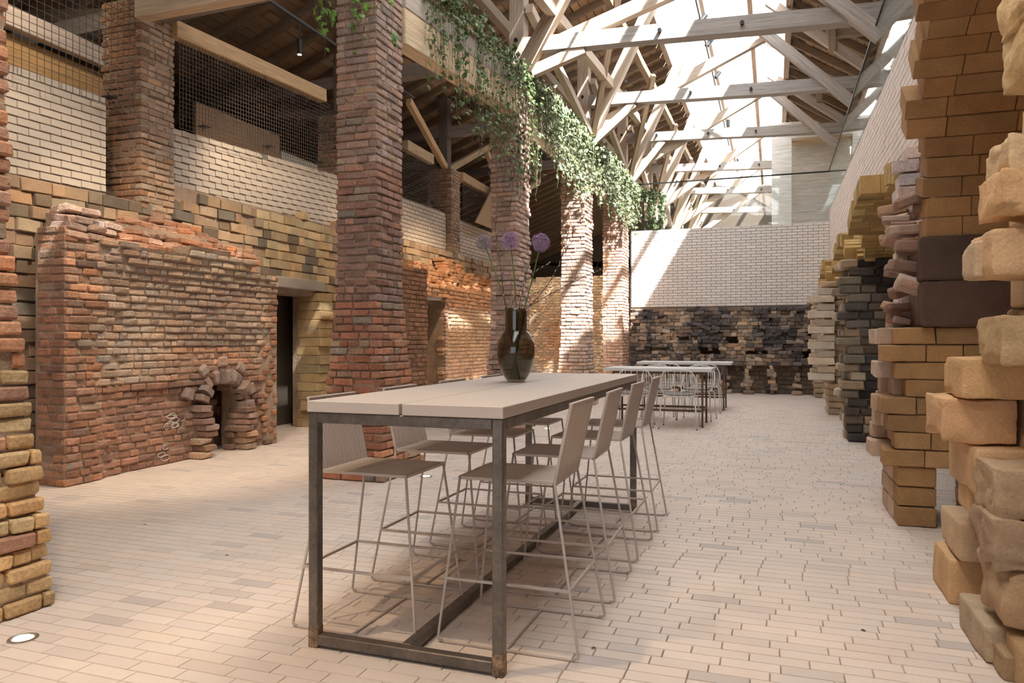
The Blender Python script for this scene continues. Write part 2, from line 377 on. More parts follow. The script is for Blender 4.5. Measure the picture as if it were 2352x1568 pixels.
# ---- back wall: white brick over blackened rubble
YB = 19.0
bw = setting('wall_back', (-3.5, YB, 0))
b = Box(); b.cube((.02, .02, 2.1), (4.75, .5, 4.10)); b.build('wall_core', MORTW, bw)
P = Pieces()
wallbricks(P, (-3.46, YB, 0), (1, 0, 0), (0, -1, 0), 4.72, 2.16, 4.12, ch=.070, L=.235, D=.1, kind='white', jy=.0015, tilt=0, gap=.009, hdr=0, lj=0, col=lambda u, z: jcol((.82, .77, .72), .03, .01))
P.emit(bw, 'white_brick', WB)
def boff(u, z):
    o = .10 * nz3(u * 1.3, z * 1.6, 3, 1) + .07 * nz3(u, z, 9, 3.1) + .04 * nz3(u, z, 5, 7) + .06
    return max(-.08, o)
def slots(u, z):
    for px, py in ((1571, 776), (1689, 781), (1506, 801), (1531, 801), (1617, 806), (1643, 806), (1733, 808), (1760, 808), (1858, 814)):
        q = PY(px, py, YB)
        if abs(u - 3.46 - q.x - 0 + 0) < 0: pass
        if abs((u - 3.46) - q.x) < .12 and abs(z - q.z) < .06: return False
    for px in (1692, 1744, 1799, 1853):
        q = PY(px, 0, YB)
        if abs((u - 3.46) - q.x) < .19 and z < .66: return False
    return z < 2.12 + .10 * nz3(u, 0, 1, 2) 
def rubc(u, z):
    t = .5 + 1.3 * nz3(u, z, 4, 1.3) + 1.2 * nz3(u, z, 1, 5) - (.25 if z < .7 else 0) + .18 * (z - 1)
    return jcol(mixc((.46, .36, .27), (.10, .088, .088), .02 + t), .25, .06)
P = Pieces(); wallbricks(P, (-3.46, YB, 0), (1, 0, 0), (0, -1, 0), 4.72, 0.0, 2.2, ch=.088, L=.17, D=.16, mask=slots, off=boff, col=rubc, kind='worn', jy=.03, tilt=.13, gap=-.004, hdr=.3, lj=.3)
P.emit(bw, 'burnt_brick', BR)
b = Box(); backing(b, (-3.46, YB, 0), (1, 0, 0), (0, -1, 0), 4.72, 0, 2.16, mask=lambda u, z: slots(u, z) and z < 2.1, off=boff, rec=.03, res=.07, thick=.34)
b.build('rubble_heart', M('burnt_mortar', (.17, .14, .12), bump=1, var=.4, vscale=4), bw)
b = Box(); b.cube((.04, .38, 0), (4.7, .48, .75)); b.build('niche_back', MORT, bw)
P = Pieces(); wallbricks(P, (-3.46, YB + .34, 0), (1, 0, 0), (0, -1, 0), 4.7, 0, .72, ch=.11, L=.22, D=.1, col=lambda u, z: jcol((.27, .20, .15), .15), gap=.012)
P.emit(bw, 'niche_brick', BR)

# ---- white glazed-looking brick walls on the right, above the arches
XR = 1.24
ARCH = [(4.35, 1.42, 2.0, 1.35), (8.75, 1.75, 2.3, .58), (12.9, 1.35, 2.3, .5), (16.9, 1.35, 2.3, .5)]
def extr(Y):
    z = 1.9
    for yc, a, zs, h in ARCH:
        t = (Y - yc) / (a + .26)
        if abs(t) < 1: z = max(z, zs + (h + .26) * math.sqrt(1 - t * t))
    return z
wr = setting('wall_right', (XR, 0, 0))
b = Box(); backing(b, (XR, 1.0, 0), (0, 1, 0), (-1, 0, 0), 18.0, 2.0, 4.33, mask=lambda u, z: z > extr(u + 1.0) - .12, rec=.012, res=.12, thick=.22); b.V = [(v[0] - XR, v[1], v[2]) for v in b.V]
b.build('wall_core', MORTW, wr)
P = Pieces(); wallbricks(P, (XR, 1.0, 0), (0, 1, 0), (-1, 0, 0), 18.0, 2.0, 4.356, ch=.076, L=.24, D=.1, kind='white', jy=.0015, tilt=0, gap=.009, hdr=0, lj=0, mask=lambda u, z: z > extr(u + 1.0) - .03, col=lambda u, z: jcol((.78, .69, .65), .03, .012))
P.emit(wr, 'white_brick', WB)

# ---- left aisle: white brick parapet walls in bays, sandstone plinth below
XL = -6.62
wl = setting('wall_left', (XL, 0, 0))
bays = [(1.8, 5.92, 2.84, 3.77, .02), (6.75, 10.38, 3.0, 3.80, .05), (10.9, 14.48, 3.12, 4.02, .01), (15.0, 18.58, 3.12, 4.02, 0)]
b = Box(); P = Pieces()
for y0, y1, z0, z1, rise in bays:
    backing(b, (XL, y0, 0), (0, 1, 0), (1, 0, 0), y1 - y0, z0 - .1, z1 - .01, rec=.014, res=.6, thick=.22, zrise=rise)
    wallbricks(P, (XL, y0, 0), (0, 1, 0), (1, 0, 0), y1 - y0, z0 - .06, z1, ch=.0775, L=.225, D=.1, kind='white', jy=.0015, tilt=0, gap=.012, hdr=0, lj=0, zrise=rise, col=lambda u, z: jcol((.62, .54, .45), .025, .01))
b.V = [(v[0] - XL, v[1], v[2]) for v in b.V]; b.build('wall_core', MORTW, wl); P.emit(wl, 'white_brick', WB)
# sandstone / brick plinth under the parapets
def plc(u, z):
    Y = 1.8 + u; t = random.random()
    c = mixc((.36, .235, .155), (.44, .33, .215), t)
    if Y > 8.3 and Y < 10: c = (.55, .42, .25) if t < .75 else (.24, .19, .14)
    elif t < .15: c = (.2, .16, .12)
    if z < 1.6: c = mixc(c, BROWN, .5)
    return jcol(c, .14, .05)
def plm(u, z):
    Y = 1.8 + u
    if 8.35 < Y < 9.55 and z < 2.05: return False
    return z < (2.84 if Y < 6.6 else 3.0 + .045 * (Y - 6.75)) + .10 * nz3(Y * 2, 0, 3, 1)
P = Pieces(); b = Box()
wallbricks(P, (XL + .12, 1.8, 0), (0, 1, 0), (1, 0, 0), 16.6, 0, 3.2, ch=.128, L=.30, D=.2, mask=plm, off=lambda u, z: .03 * nz3(u, z, 2, 2), col=plc, kind='stone', jy=.015, tilt=.02, hdr=.4, lj=.15)
backing(b, (XL + .12, 1.8, 0), (0, 1, 0), (1, 0, 0), 16.6, 0, 3.1, mask=plm, rec=.03, res=.3, thick=.4)
b.V = [(v[0] - XL, v[1], v[2]) for v in b.V]; b.build('plinth_core', MORT, wl); P.emit(wl, 'plinth_stone', SA)
# far end of the aisle, behind the last pillar
we = setting('wall_far_left', (-5, 19.3, 0)); P = Pieces(); b = Box()
eo = lambda u, z: .5 * math.sin(PI * min(1, max(0, u / 3.0))) * 0 + .10 * nz3(u, z, 6, 1) - (.5 * (1 - ((u - 1.6) / 1.6) ** 2) if u < 3.2 else 0)
em = lambda u, z: z < 3.05 + .2 * nz3(u, 0, 8, 1.5) and not (u < .1)
ec = lambda u, z: jcol(mixc((.46, .25, .14), (.58, .46, .34), .5 + nz3(u, z, 3, .9) + (.5 if z > 2.6 else 0)), .15, .06)
wallbricks(P, (-6.6, 19.3, 0), (1, 0, 0), (0, -1, 0), 3.2, 0, 3.3, ch=.075, L=.2, D=.13, mask=em, off=eo, col=ec, jy=.01, tilt=.03)
backing(b, (-6.6, 19.3, 0), (1, 0, 0), (0, -1, 0), 3.2, 0, 3.25, mask=em, off=eo, rec=.02, res=.2, thick=.9)
b.V = [(v[0] + 5, v[1] - 19.3, v[2]) for v in b.V]; b.build('wall_core', MORT, we); P.emit(we, 'brick', BR)

# ---- shell of the big shed: outer walls, roof slopes with planks, skylight
sh = setting('wall_outer_left', (-11.5, 0, 0)); b = Box(); b.cube((-.2, -8, 0), (0, 34, 5.3)); b.build('boarding', DARKP, sh)
sh = setting('wall_outer_right', (6.2, 0, 0)); b = Box(); b.cube((0, -8, 0), (.2, 34, 4.6)); b.build('boarding', DARKP, sh)
sh = setting('wall_far_gable', (0, 34, 0)); b = Box(); b.cube((-11.5, 0, 0), (6.2, .2, 5.0)); b.build('boarding', DARKP, sh)
sh = setting('wall_unseen_behind', (0, -8, 0)); b = Box(); b.cube((-11.5, -.2, 0), (-4.5, 0, 4.6)); b.cube((2.5, -.2, 0), (6.2, 0, 4.6)); b.cube((-11.5, -.2, 3.4), (6.2, 0, 9)); b.build('boarding', PALEP, sh)  # out of view, added to cut daylight from behind the camera
# upper floors behind the brick walls
sh = setting('floor_upper_back', (0, YB + .5, 0)); b = Box(); b.cube((-3.4, 0, 3.6), (6, 14, 4.0)); b.build('deck', PALEP, sh)
sh = setting('floor_upper_right', (XR + .22, 0, 0)); b = Box(); b.cube((0, -6, 4.05), (4.7, YB + .5, 4.3)); b.build('deck', PALEP, sh)
sh = setting('floor_upper_left', (XL - .25, 0, 0)); b = Box(); b.cube((-4.6, -6, 2.75), (0, 22, 2.95)); b.build('deck', DARKP, sh)
RX, RZ, RS = -1.5, 8.81, .65       # ridge
def rz(x): return RZ - RS * abs(x - RX) if x > -2.43 else 8.212 - .38 * (-2.42 - x)
WD = (.40, .275, .17); WDD = (.22, .15, .10)
def roof(name, xa, xb, ya, yb, seglen=3.6):
    r = setting(name, ((xa + xb) / 2, 0, rz((xa + xb) / 2))); P = Pieces()
    U = np.array((xb - xa, 0, rz(xb) - rz(xa))); Lw = np.linalg.norm(U); U = U / Lw; V = np.array((0, 1.0, 0)); N = np.cross(U, V); N = N * np.sign(N[2])
    R = np.stack([V, -N, np.cross(V, -N)], 1); w = .17; n = int(Lw / w)
    O = np.array((xa, 0, rz(xa)))
    for i in range(n):
        y = ya - random.random() * seglen
        while y < yb:
            a = max(y, ya); e = min(y + seglen, yb); y += seglen
            P.add(O + U * (i + .5) * w + V * (a + e) / 2 + N * (.14 + random.gauss(0, .004)), R, (e - a - .006, .03, w - random.uniform(.004, .02)), jcol(WD, .2, .08), 'plank')
    P.emit(r, 'plank', WOODS)
    b = Box()
    y = ya
    k = 0
    while y < yb:
        c0 = np.array((xa, y, rz(xa) + .05)); c1 = np.array((xb, y, rz(xb) + .05))
        V8 = []
        for q, c in ((0, c0), (1, c1)):
            for dy in (-.035, .035):
                for dz in (-.08, .08): V8.append(c + np.array((0, dy, dz)))
        V8 = [v - np.array(r.location) for v in V8]
        b.addm(V8, [(0, 1, 3, 2), (4, 6, 7, 5), (0, 4, 5, 1), (2, 3, 7, 6), (1, 5, 7, 3), (0, 2, 6, 4)]); y += .62
    o = b.build('rafters', WOOD, r, kind='stuff', color=(.27, .19, .13))
    b = Box(); V8 = [(xa, ya, rz(xa) + .2), (xb, ya, rz(xb) + .2), (xb, yb, rz(xb) + .2), (xa, yb, rz(xa) + .2)]
    V8 += [(x, y, z + .05) for x, y, z in V8]; V8 = [np.array(v) - np.array(r.location) for v in V8]
    b.addm(V8, [(3, 2, 1, 0), (4, 5, 6, 7), (0, 1, 5, 4), (1, 2, 6, 5), (2, 3, 7, 6), (3, 0, 4, 7)]); b.build('roof_deck', DARKP, r)
roof('ceiling_left', -11.5, -2.42, -8, 34)
roof('ceiling_right', .28, 6.2, -8, 34)
# skylight: glass, glazing bars, purlins
sk = setting('window_1', (RX, 0, RZ))
for i in range(14):
    y0 = -8 + i * 3.2
    for xa, xb in ((-2.42, RX), (RX, -.45), (-.45, .28)):
        b = Box(); V8 = [(xa, y0, rz(xa) + .12), (xb, y0, rz(xb) + .12), (xb, y0 + 3.2, rz(xb) + .12), (xa, y0 + 3.2, rz(xa) + .12)]
        V8 = [(v[0] - RX, v[1], v[2] - RZ) for v in V8]; b.addm(V8, [(0, 1, 2, 3)]); b.build('pane' if y0 > 7 else 'sun_diffuser_pane', SKYG if y0 > 7 else SUNDIF, sk)  # near panes are unseen, added to keep direct sun off the floor
for nme, x, w, h in (('ridge_beam', RX, .09, .2), ('purlin', -.45, .10, .16), ('purlin', .28, .12, .2), ('purlin', -2.42, .12, .2)):
    beam(nme, (x, -8, rz(x) - .02), (x, 34, rz(x) - .02), w, h, sk, col=(.50, .38, .29))
for i in range(15):
    y0 = -8 + i * 3.2
    beam('glazing_bar', (-2.42, y0, rz(-2.42) + .06), (RX, y0, RZ + .06), .04, .06, sk, col=(.55, .50, .45)); beam('glazing_bar', (.28, y0, rz(.28) + .06), (RX, y0, RZ + .06), .04, .06, sk, col=(.55, .50, .45))
# ---- far gable under the roof line
sh = setting('wall_far_top', (0, 34, 5)); b = Box(); V = [(-11.5, 0, 0), (6.2, 0, 0), (6.2, 0, rz(6.2) - 5), (.28, 0, rz(.28) - 5), (-2.42, 0, rz(-2.42) - 5), (-11.5, 0, max(0, rz(-11.5) - 5))]
b.addm(V, [tuple(range(6))]); b.addm([(x, .1, z) for x, y, z in V], [tuple(range(6))[::-1]]); b.build('boarding', DARKP, sh)

# ================================================================== BRICK PILLARS
def pillar(name, label, x0, x1, y0, y1, z0, z1, flare, colf, ch=.073, L=.21, group=None, kind='brick', jy=.006, mort=MORT, mats=BR, faces='FRL', gap=.013):
    t = thing(name, ((x0 + x1) / 2, (y0 + y1) / 2, z0), label, 'pillar', group)
    P = Pieces(); D = .10; n = int(round((z1 - z0) / ch))
    for i in range(n):
        zc = z0 + (i + .5) * ch; f = flare(zc - z0) if flare else 0
        a0, a1, b0, b1 = x0 - f, x1 + f, y0 - f, y1 + f; e = i % 2
        sides = []
        if 'F' in faces: sides.append(((a0, b0), (1, 0, 0), (0, -1, 0), a1 - a0, e * D, (1 - 0) * 0 + e * D))
        if 'R' in faces: sides.append(((a1, b0), (0, 1, 0), (1, 0, 0), b1 - b0, (1 - e) * D, 0))
        if 'L' in faces: sides.append(((a0, b0), (0, 1, 0), (-1, 0, 0), b1 - b0, (1 - e) * D, 0))
        for (ox, oy), U, N, w, s0, s1 in sides:
            U = np.array(U, float); N = np.array(N, float); R0 = frame(U, N)
            if R0[2, 2] < 0: R0 = np.stack([-R0[:, 0], R0[:, 1], -R0[:, 2]], 1)
            x = s0 - (0 if random.random() < .5 else L * .5)
            while x < w - s1 - .01:
                l = L * (.5 if random.random() < .3 else 1) * (1 + random.gauss(0, .06)); a = max(x, s0); c = min(x + l, w - s1); x += l
                if w - s1 - c < .05: c = w - s1; x = w
                if c - a < .03: continue
                t1, t2 = random.gauss(0, .005 if kind == 'brick' else .012), random.gauss(0, .007 if kind == 'brick' else .016); R = R0 @ np.array([[1, -t1, t2], [t1, 1, 0], [-t2, 0, 1]])
                q = np.array((ox, oy, zc)) + U * (a + c) / 2 + N * (-D / 2 + random.gauss(0, jy))
                P.add(q, R, (c - a - gap, D, ch - gap + random.gauss(0, .002)), colf(q[0], q[1], zc, 'F' if N[1] else 'R'), kind)
    P.emit(t, 'brick', mats)
    b = Box(); m = 24
    for k in range(m):
        za = z0 + (z1 - z0) * k / m; zb = z0 + (z1 - z0) * (k + 1) / m; f = flare(zb - z0) if flare else 0
        c = t.location; b.cube((x0 - f + .016 - c.x, y0 - f + .016 - c.y, za - c.z), (x1 + f - .016 - c.x, y1 + f - .016 - c.y, zb - c.z - .01))
    b.build('mortar_core', mort, t)
    return t
fl1 = lambda z: .17 * max(0, 1 - z / 1.9) ** 1.3
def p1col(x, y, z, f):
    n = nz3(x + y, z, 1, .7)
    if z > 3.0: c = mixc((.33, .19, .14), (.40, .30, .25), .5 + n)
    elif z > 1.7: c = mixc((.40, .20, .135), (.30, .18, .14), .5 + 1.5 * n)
    else: c = (mixc((.44, .19, .11), (.38, .17, .11), .5 + n) if f == 'F' else mixc((.50, .31, .19), (.42, .21, .13), .5 + n))  # right face coloured lighter, painting in the light it catches
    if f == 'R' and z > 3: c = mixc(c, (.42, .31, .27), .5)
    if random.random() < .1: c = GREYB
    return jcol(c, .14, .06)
pillar('brick_pillar', 'red brick pillar directly behind the long table, widest and nearest full one', -3.98, -3.53, 6.16, 6.68, 0, 5.42, fl1, p1col)
pillar('brick_pillar', 'orange brick pillar cut off by the left edge of the picture', -3.98, -3.50, 1.45, 2.56, 0, 5.4, lambda z: .12 * max(0, 1 - z / 1.8) + .03 * max(0, 1 - z / 4), lambda x, y, z, f: jcol((.56, .38, .2) if z < 1.25 and random.random() < .93 else mixc((.55, .28, .16), (.40, .22, .16), random.random()), .12, .06), ch=.078, kind='worn', jy=.012, gap=.011)
def p2col(x, y, z, f):
    c = mixc((.47, .34, .30), (.38, .25, .20), .5 + nz3(x + y, z, 4, 1.2)); 
    if f == 'R': c = mixc(c, (.60, .42, .33), .6)  # pinkish lift on the right face paints in the light there
    return jcol(c, .12, .05)
pillar('brick_pillar', 'rough pinkish grey brick pillar right behind the glass vase', -3.98, -3.56, 10.28, 10.92, 0, 5.28, lambda z: .12 * max(0, 1 - z / 1.5), p2col, kind='worn', jy=.012)
p3c = lambda x, y, z, f: jcol(mixc((.62, .48, .40), (.56, .38, .29), .5 + nz3(x, z, 2, 1)), .1, .05)
pillar('brick_pillar', 'sunlit whitish brick pillar second to the right of the vase, dappled by ivy shadow', -4.02, -3.52, 14.3, 14.95, 0, 5.30, lambda z: .10 * max(0, 1 - z / 1.5), p3c, kind='worn', jy=.01)
pillar('brick_pillar', 'narrow pink brick pillar at the left end of the white back wall', -4.0, -3.50, 18.05, 18.9, 0, 5.30, None, lambda x, y, z, f: jcol((.60, .40, .31), .1, .05), kind='brick')
# piers on the left aisle wall
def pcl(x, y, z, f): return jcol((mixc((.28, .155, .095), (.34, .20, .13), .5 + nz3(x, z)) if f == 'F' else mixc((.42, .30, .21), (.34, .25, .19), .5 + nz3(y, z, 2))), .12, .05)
for i, (ya, za, lab) in enumerate(((6.26, 2.75, 'brown brick pier standing on the ruined oven wall at upper left'), (10.4, 2.75, 'shadowed brick pier mostly hidden behind the widest pillar'), (14.5, 3.05, 'pale brown brick pier seen in the gap left of the vase'), (18.6, 3.1, 'small far brick pier seen between two ivy covered pillars'))):
    pillar('wall_pier', lab, -7.08, -6.5, ya, ya + .48, za, (5.08, 5.0, 4.98, 4.4)[i], (lambda z: .0), pcl, ch=.070, L=.2, faces='FR')
# ================================================================== RUINED OVENS (LEFT)
def oven(name, label, X, Y0, Y1, top, off, mask, colf, side=.5, ch=.073, extra=None):
    t = thing(name, (X, (Y0 + Y1) / 2, 0), label, 'brick ruin'); P = Pieces(); b = Box(); w = Y1 - Y0; c = t.location
    mk = lambda u, z: z < top(u) and mask(u, z)
    wallbricks(P, (X, Y0, 0), (0, 1, 0), (1, 0, 0), w, 0, 3.2, ch=ch, L=.2, D=.14, mask=mk, off=off, col=colf, kind='worn', jy=.006, tilt=.014, gap=.010, hdr=.45, lj=.1)
    backing(b, (X, Y0, 0), (0, 1, 0), (1, 0, 0), w, 0, 3.1, mask=mk, off=off, rec=.016, res=.09, thick=side)
    wallbricks(P, (X - side, Y0 - .012, 0), (1, 0, 0), (0, -1, 0), side, 0, top(0) + .02, ch=ch, L=.2, D=.14, off=lambda u, z: 0.0, col=lambda u, z: redcol(u, z, 4), jy=.005, tilt=.012)
    if extra: extra(P, b)
    P.emit(t, 'brick', BR)
    b.V = [(v[0] - c.x, v[1] - c.y, v[2]) for v in b.V]; b.build('mortar_heart', MORT, t)
    return t
OX, OY0, OY1 = -5.93, 4.88, 7.86
def otop(u):
    if u < .12: return 2.30
    return 2.27 - .05 * u + .05 * nz3(u * 3, 0, 2) + (.08 if 1.35 < u < 2.4 else 0)
def ooff(u, z):
    e = min(1, max(0, (u - .25) / .45)) * min(1, max(0, (2.98 - u) / .25))
    o = -.10 * e * max(0, min(1, (1.75 - z) / .5)) * (1 if z > .75 else .9)
    if z < .8: o = -.13 * e + .02 * nz3(u * 2, z * 2, 7, 2) * e
    o += e * .16 * max(0, (z - 1.75) / .5) ** 1.5 + .03 * e * nz3(u, z, 1, 2.5)
    return o
AY, AZ, AR = 2.08, .52, .30        # fire hole centre (u), springing, radius
def hole(u, z, r=AR):
    return (abs(u - AY) < r and z < AZ) or (math.hypot(u - AY, (z - AZ)) < r)
def ocol(u, z):
    n = nz3(u, z, 2, 1.1)
    if u < .32 or u > 2.82: c = redcol(u, z, 1)
    elif z > 1.25: c = mixc((.50, .385, .29), (.36, .26, .20), .5 + 1.4 * n)
    elif z > .85: c = mixc((.50, .38, .29), (.46, .27, .18), .5 + 1.8 * n)
    else: c = mixc((.39, .215, .145), (.34, .20, .145), .5 + 1.5 * n)
    d = math.hypot(u - AY, z - .6)
    if d < .75 and z < 1.0: c = mixc(c, (.24, .165, .13), 1 - d * .9)
    if z > 1.95 and u > .9: c = mixc(c, (.46, .37, .27), .5)
    return jcol(c, .13, .05)
def oextra(P, b):
    # rubble stepping back above the ledge
    for k in range(9):
        z = 2.26 + k * .075; xs = OX - .12 - .055 * k
        u = .0
        while u < 2.7:
            l = random.choice((.1, .2, .2)) * (1 + random.gauss(0, .1)); 
            tp = 2.50 - .06 * u if u < .95 else (2.86 if 1.15 < u < 2.2 else 2.62 - .12 * (u - .95)) + .05 * nz3(u * 4, 1)
            if z < tp:
                x = xs + random.gauss(0, .02) - (.03 * k if u > .5 else -.05 * k)
                if u < .25: x = OX - .02
                c = mixc((.45, .235, .145), (.40, .245, .17), .5 + nz3(u, z, 4, 3)) if u > .55 else mixc((.38, .25, .2), (.45, .33, .27), random.random())
                R = frame((0, 1, 0), (1, 0, 0)); R = np.stack([-R[:, 0], R[:, 1], -R[:, 2]], 1) if R[2, 2] < 0 else R
                a, bb, cc = random.gauss(0, .05), random.gauss(0, .07), random.gauss(0, .1); R = R @ np.array([[1, -a, bb], [a, 1, -cc], [-bb, cc, 1]])
                P.add((x - .08, OY0 + u + l / 2, z), R, (l - .01, .22, .07), jcol(c, .16, .07), 'worn')
            u += l
    b.cube((OX - .50, OY0 + .1, 0), (OX - .36, OY0 + AY - .45, 2.3)); b.cube((OX - .50, OY0 + AY + .45, 0), (OX - .36, OY1 - .1, 2.3)); b.cube((OX - .50, OY0 + AY - .45, 1.0), (OX - .36, OY0 + AY + .45, 2.3)); b.cube((OX - .50, OY0 + .2, 2.2), (OX - .34, OY1 - .6, 2.5))
    # voussoirs round the fire hole, jambs and inner stones
    for k in range(11):
        th = PI * (k + .3) / 10.6; r = AR + .075 + random.gauss(0, .01)
        U = np.array((0, -math.sin(th), math.cos(th))); V = np.array((0, math.cos(th), math.sin(th))); R = np.stack([U, np.array((1.0, 0, 0)), V], 1); R = R if np.linalg.det(R) > 0 else np.stack([U, np.array((-1.0, 0, 0)), V], 1)
        P.add((OX - .13 + random.gauss(0, .03), OY0 + AY + r * math.cos(th), AZ + r * math.sin(th)), R, (.075, .2, .16), jcol((.33, .24, .2), .15, .05), 'worn')
        if k % 2: P.add((OX - .16, OY0 + AY + (r + .17) * math.cos(th), AZ + (r + .17) * math.sin(th)), R, (.12, .2, .12), jcol((.36, .27, .22), .15, .05), 'worn')
    for s in (-1, 1):
        for k in range(7):
            R = np.array([[0, 1, 0], [-1, 0, 0], [0, 0, 1]], float) @ np.array([[1, random.gauss(0, .05), 0], [0, 1, 0], [0, 0, 1]])
            P.add((OX - .10 + random.gauss(0, .02), OY0 + AY + s * (AR + .04 + random.gauss(0, .03)) + (.03 if s > 0 else 0), .04 + k * .074), R, (.17, .24 if s < 0 else .3, .07), jcol((.38, .24, .18) if k > 2 else (.45, .3, .2), .16, .06), 'worn')
    for q in range(9):
        P.add((OX - .45 - random.random() * .2, OY0 + AY + .12 + random.gauss(0, .08), .05 + q * .065), np.eye(3), (.2, .17, .08), jcol((.22, .15, .12), .2), 'worn')
oven('oven_ruin', 'broken red brick oven wall with a small arched fire hole at floor level', OX, OY0, OY1, otop, ooff, lambda u, z: not hole(u, z, AR + .02), ocol, side=.34, extra=oextra)
b = Box(); 
# second oven with a doorway
def o2c(u, z):
    n = nz3(u, z, 9, .9); c = mixc((.54, .38, .24), (.48, .31, .20), .5 + 1.4 * n)
    if z > 1.95: c = mixc((.55, .30, .16), (.50, .27, .15), random.random())
    if z < .7: c = mixc(c, (.50, .30, .20), .5)
    if u < 1.0: c = mixc(c, (.42, .33, .24), .6)
    return jcol(c, .10, .04)
def o2extra(P, b):
    for k in range(9):
        z = 2.35 + k * .075; u = 0
        while u < 5.0:
            l = random.choice((.1, .2)) * (1 + random.gauss(0, .1))
            if z < 2.72 + (.32 if u > 2.6 and u < 3.6 else 0) + .08 * nz3(u * 3, 4):
                R = np.array([[0, 1, 0], [-1, 0, 0], [0, 0, 1]], float); a = random.gauss(0, .08); R = R @ np.array([[1, 0, a], [0, 1, 0], [-a, 0, 1]])
                P.add((OX - .16 - .04 * k + random.gauss(0, .03), 10.9 + u + l / 2, z), R, (l - .01, .24, .07), jcol(mixc((.56, .30, .16), (.48, .28, .17), random.random()), .15, .06), 'worn')
            u += l
    b.cube((OX - .5, 10.95, 2.2), (OX - .3, 15.9, 2.62)); b.cube((OX - .5, 13.6, 0), (OX - .3, 15.9, 2.3))
    for k in range(30):
        for j in range(4): P.add((OX - .07 - j * .2, 12.95 + .02, .05 + k * .073), np.eye(3), (.19, .14, .062), jcol((.40, .26, .19), .14, .05), 'brick')
oven('oven_ruin', 'tall tan brick ruin with a dark doorway, seen left of the vase', OX, 10.95, 16.0, lambda u: 2.32 + .06 * nz3(u * 2, 1), lambda u, z: .05 * nz3(u, z, 3, 1.3) + (.12 * ((z - 1.9) / .4) if z > 1.9 else 0), lambda u, z: not (.95 < u < 1.98 and z < 2.1), o2c, side=.5, extra=o2extra)
t = thing('door_lintel', (OX - .3, 12.4, 2.12), 'flat grey concrete lintel over the dark doorway of the tan ruin', 'lintel'); b = Box(); b.cube((-.3, -.65, -.05), (.28, .62, .03), bev=.01); b.build('slab', CONC, t)
t = thing('dark_door', (XL - .6, 8.9, 0), 'plain dark grey door panel in the passage behind the oven wall', 'door'); b = Box(); b.cube((-.03, -.75, 0), (.03, 1.2, 2.05), bev=.005); b.build('door_leaf', M('dark_door', (.125, .105, .085), rough=.6), t)
t = thing('passage_lintel', (XL + .05, 8.95, 2.1), 'grey brown stone lintel over the passage left of the widest pillar', 'lintel'); b = Box(); b.cube((-.25, -.7, -.05), (.12, .75, .1), bev=.01); b.build('slab', CONC, t)
# sandstone jamb stack
t = thing('stone_jamb', (-6.6, 9.6, 0), 'stack of yellow sandstone blocks beside the grey passage door', 'stone pillar'); P = Pieces()
for k in range(15): P.add((-6.60 + random.gauss(0, .02), 9.68, .068 + k * .135), np.eye(3), (.38 + random.gauss(0, .03), .36, .13), jcol((.50, .37, .20), .1, .04), 'stone')
P.emit(t, 'block', SA)
# low brick return between passage and the widest pillar
t = thing('brick_return', (-5.9, 10.3, 0), 'shadowed red brick return wall between the sandstone jamb and the widest pillar', 'brick wall'); P = Pieces(); b = Box()
wallbricks(P, (-6.45, 10.3, 0), (1, 0, 0), (0, -1, 0), 1.0, 0, 2.5, ch=.073, col=lambda u, z: jcol((.30, .165, .11), .15), off=lambda u, z: .0)
wallbricks(P, (-5.45, 10.3, 0), (0, 1, 0), (1, 0, 0), .9, 0, 2.5, ch=.073, col=lambda u, z: jcol((.34, .19, .12), .15)); P.emit(t, 'brick', BR)
b.cube((-.53, .03, 0), (.43, .9, 2.48)); b.build('mortar_core', MORT, t)

# ================================================================== RIGHT SIDE: SANDSTONE PIERS AND VAULTS
NC = lambda: random.gauss(0, 1)
def faced(P, b, x0, x1, y0, y1, z0, z1, ch, L, colf, off=0, kind='stone', leftoff=None, jy=.006, c=None, xl=None):
    """front face (towards -Y) and left face (towards -X) of a pier"""
    n = max(1, int(round((z1 - z0) / ch))); ch = (z1 - z0) / n
    for i in range(n):
        zc = z0 + (i + .5) * ch; lo = leftoff(i, zc) if leftoff else 0; a0 = x0 + lo
        x = a0; first = True
        while x < x1 - .02:
            l = L * random.uniform(.7, 1.25); e = min(x + l, x1); e = x1 if x1 - e < .08 else e
            P.add(((x + e) / 2, y0 + .1 + NC() * jy, zc), np.eye(3), (e - x - .006, .2, ch - .006), colf(zc, 'F', (x + e) / 2), kind); x = e
        y = y0 + .2; k = 0
        while y < y1 - .02:
            l = L * random.uniform(.5, .9); e = min(y + l, y1); k += 1
            lo2 = (leftoff(i + 3 * k, zc) if leftoff else 0) * 1.0
            P.add((x0 + lo2 + .12, (y + e) / 2, zc), np.array([[0, 1, 0], [-1, 0, 0], [0, 0, 1]], float), (e - y - .006, .24, ch - .006), colf(zc, 'L', y), kind); y = e
    b.cube((x0 + .12 - c[0], y0 + .04 - c[1], z0), (x1 - .01 - c[0], y1 - c[1], z1))
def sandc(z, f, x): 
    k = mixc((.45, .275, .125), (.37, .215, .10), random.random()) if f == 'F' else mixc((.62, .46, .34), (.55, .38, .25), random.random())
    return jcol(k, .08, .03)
MSA = M('sand_mortar', (.34, .22, .12), bump=.6, var=.15)
t = thing('stone_pier', (1.2, 6.2, 0), 'yellow sandstone pier with toothed left edge carrying the big vault', 'stone pier'); P = Pieces(); b = Box(); c = t.location
faced(P, b, .82, 1.07, 5.83, 6.6, 0, .42, .125, .4, sandc, c=c)
faced(P, b, .76, 2.7, 5.80, 6.6, .42, 1.40, .122, .30, sandc, leftoff=lambda i, z: (-.05, .06, 0, -.02, .1, .02, -.06, .05)[i % 8] + .02 * NC(), c=c)
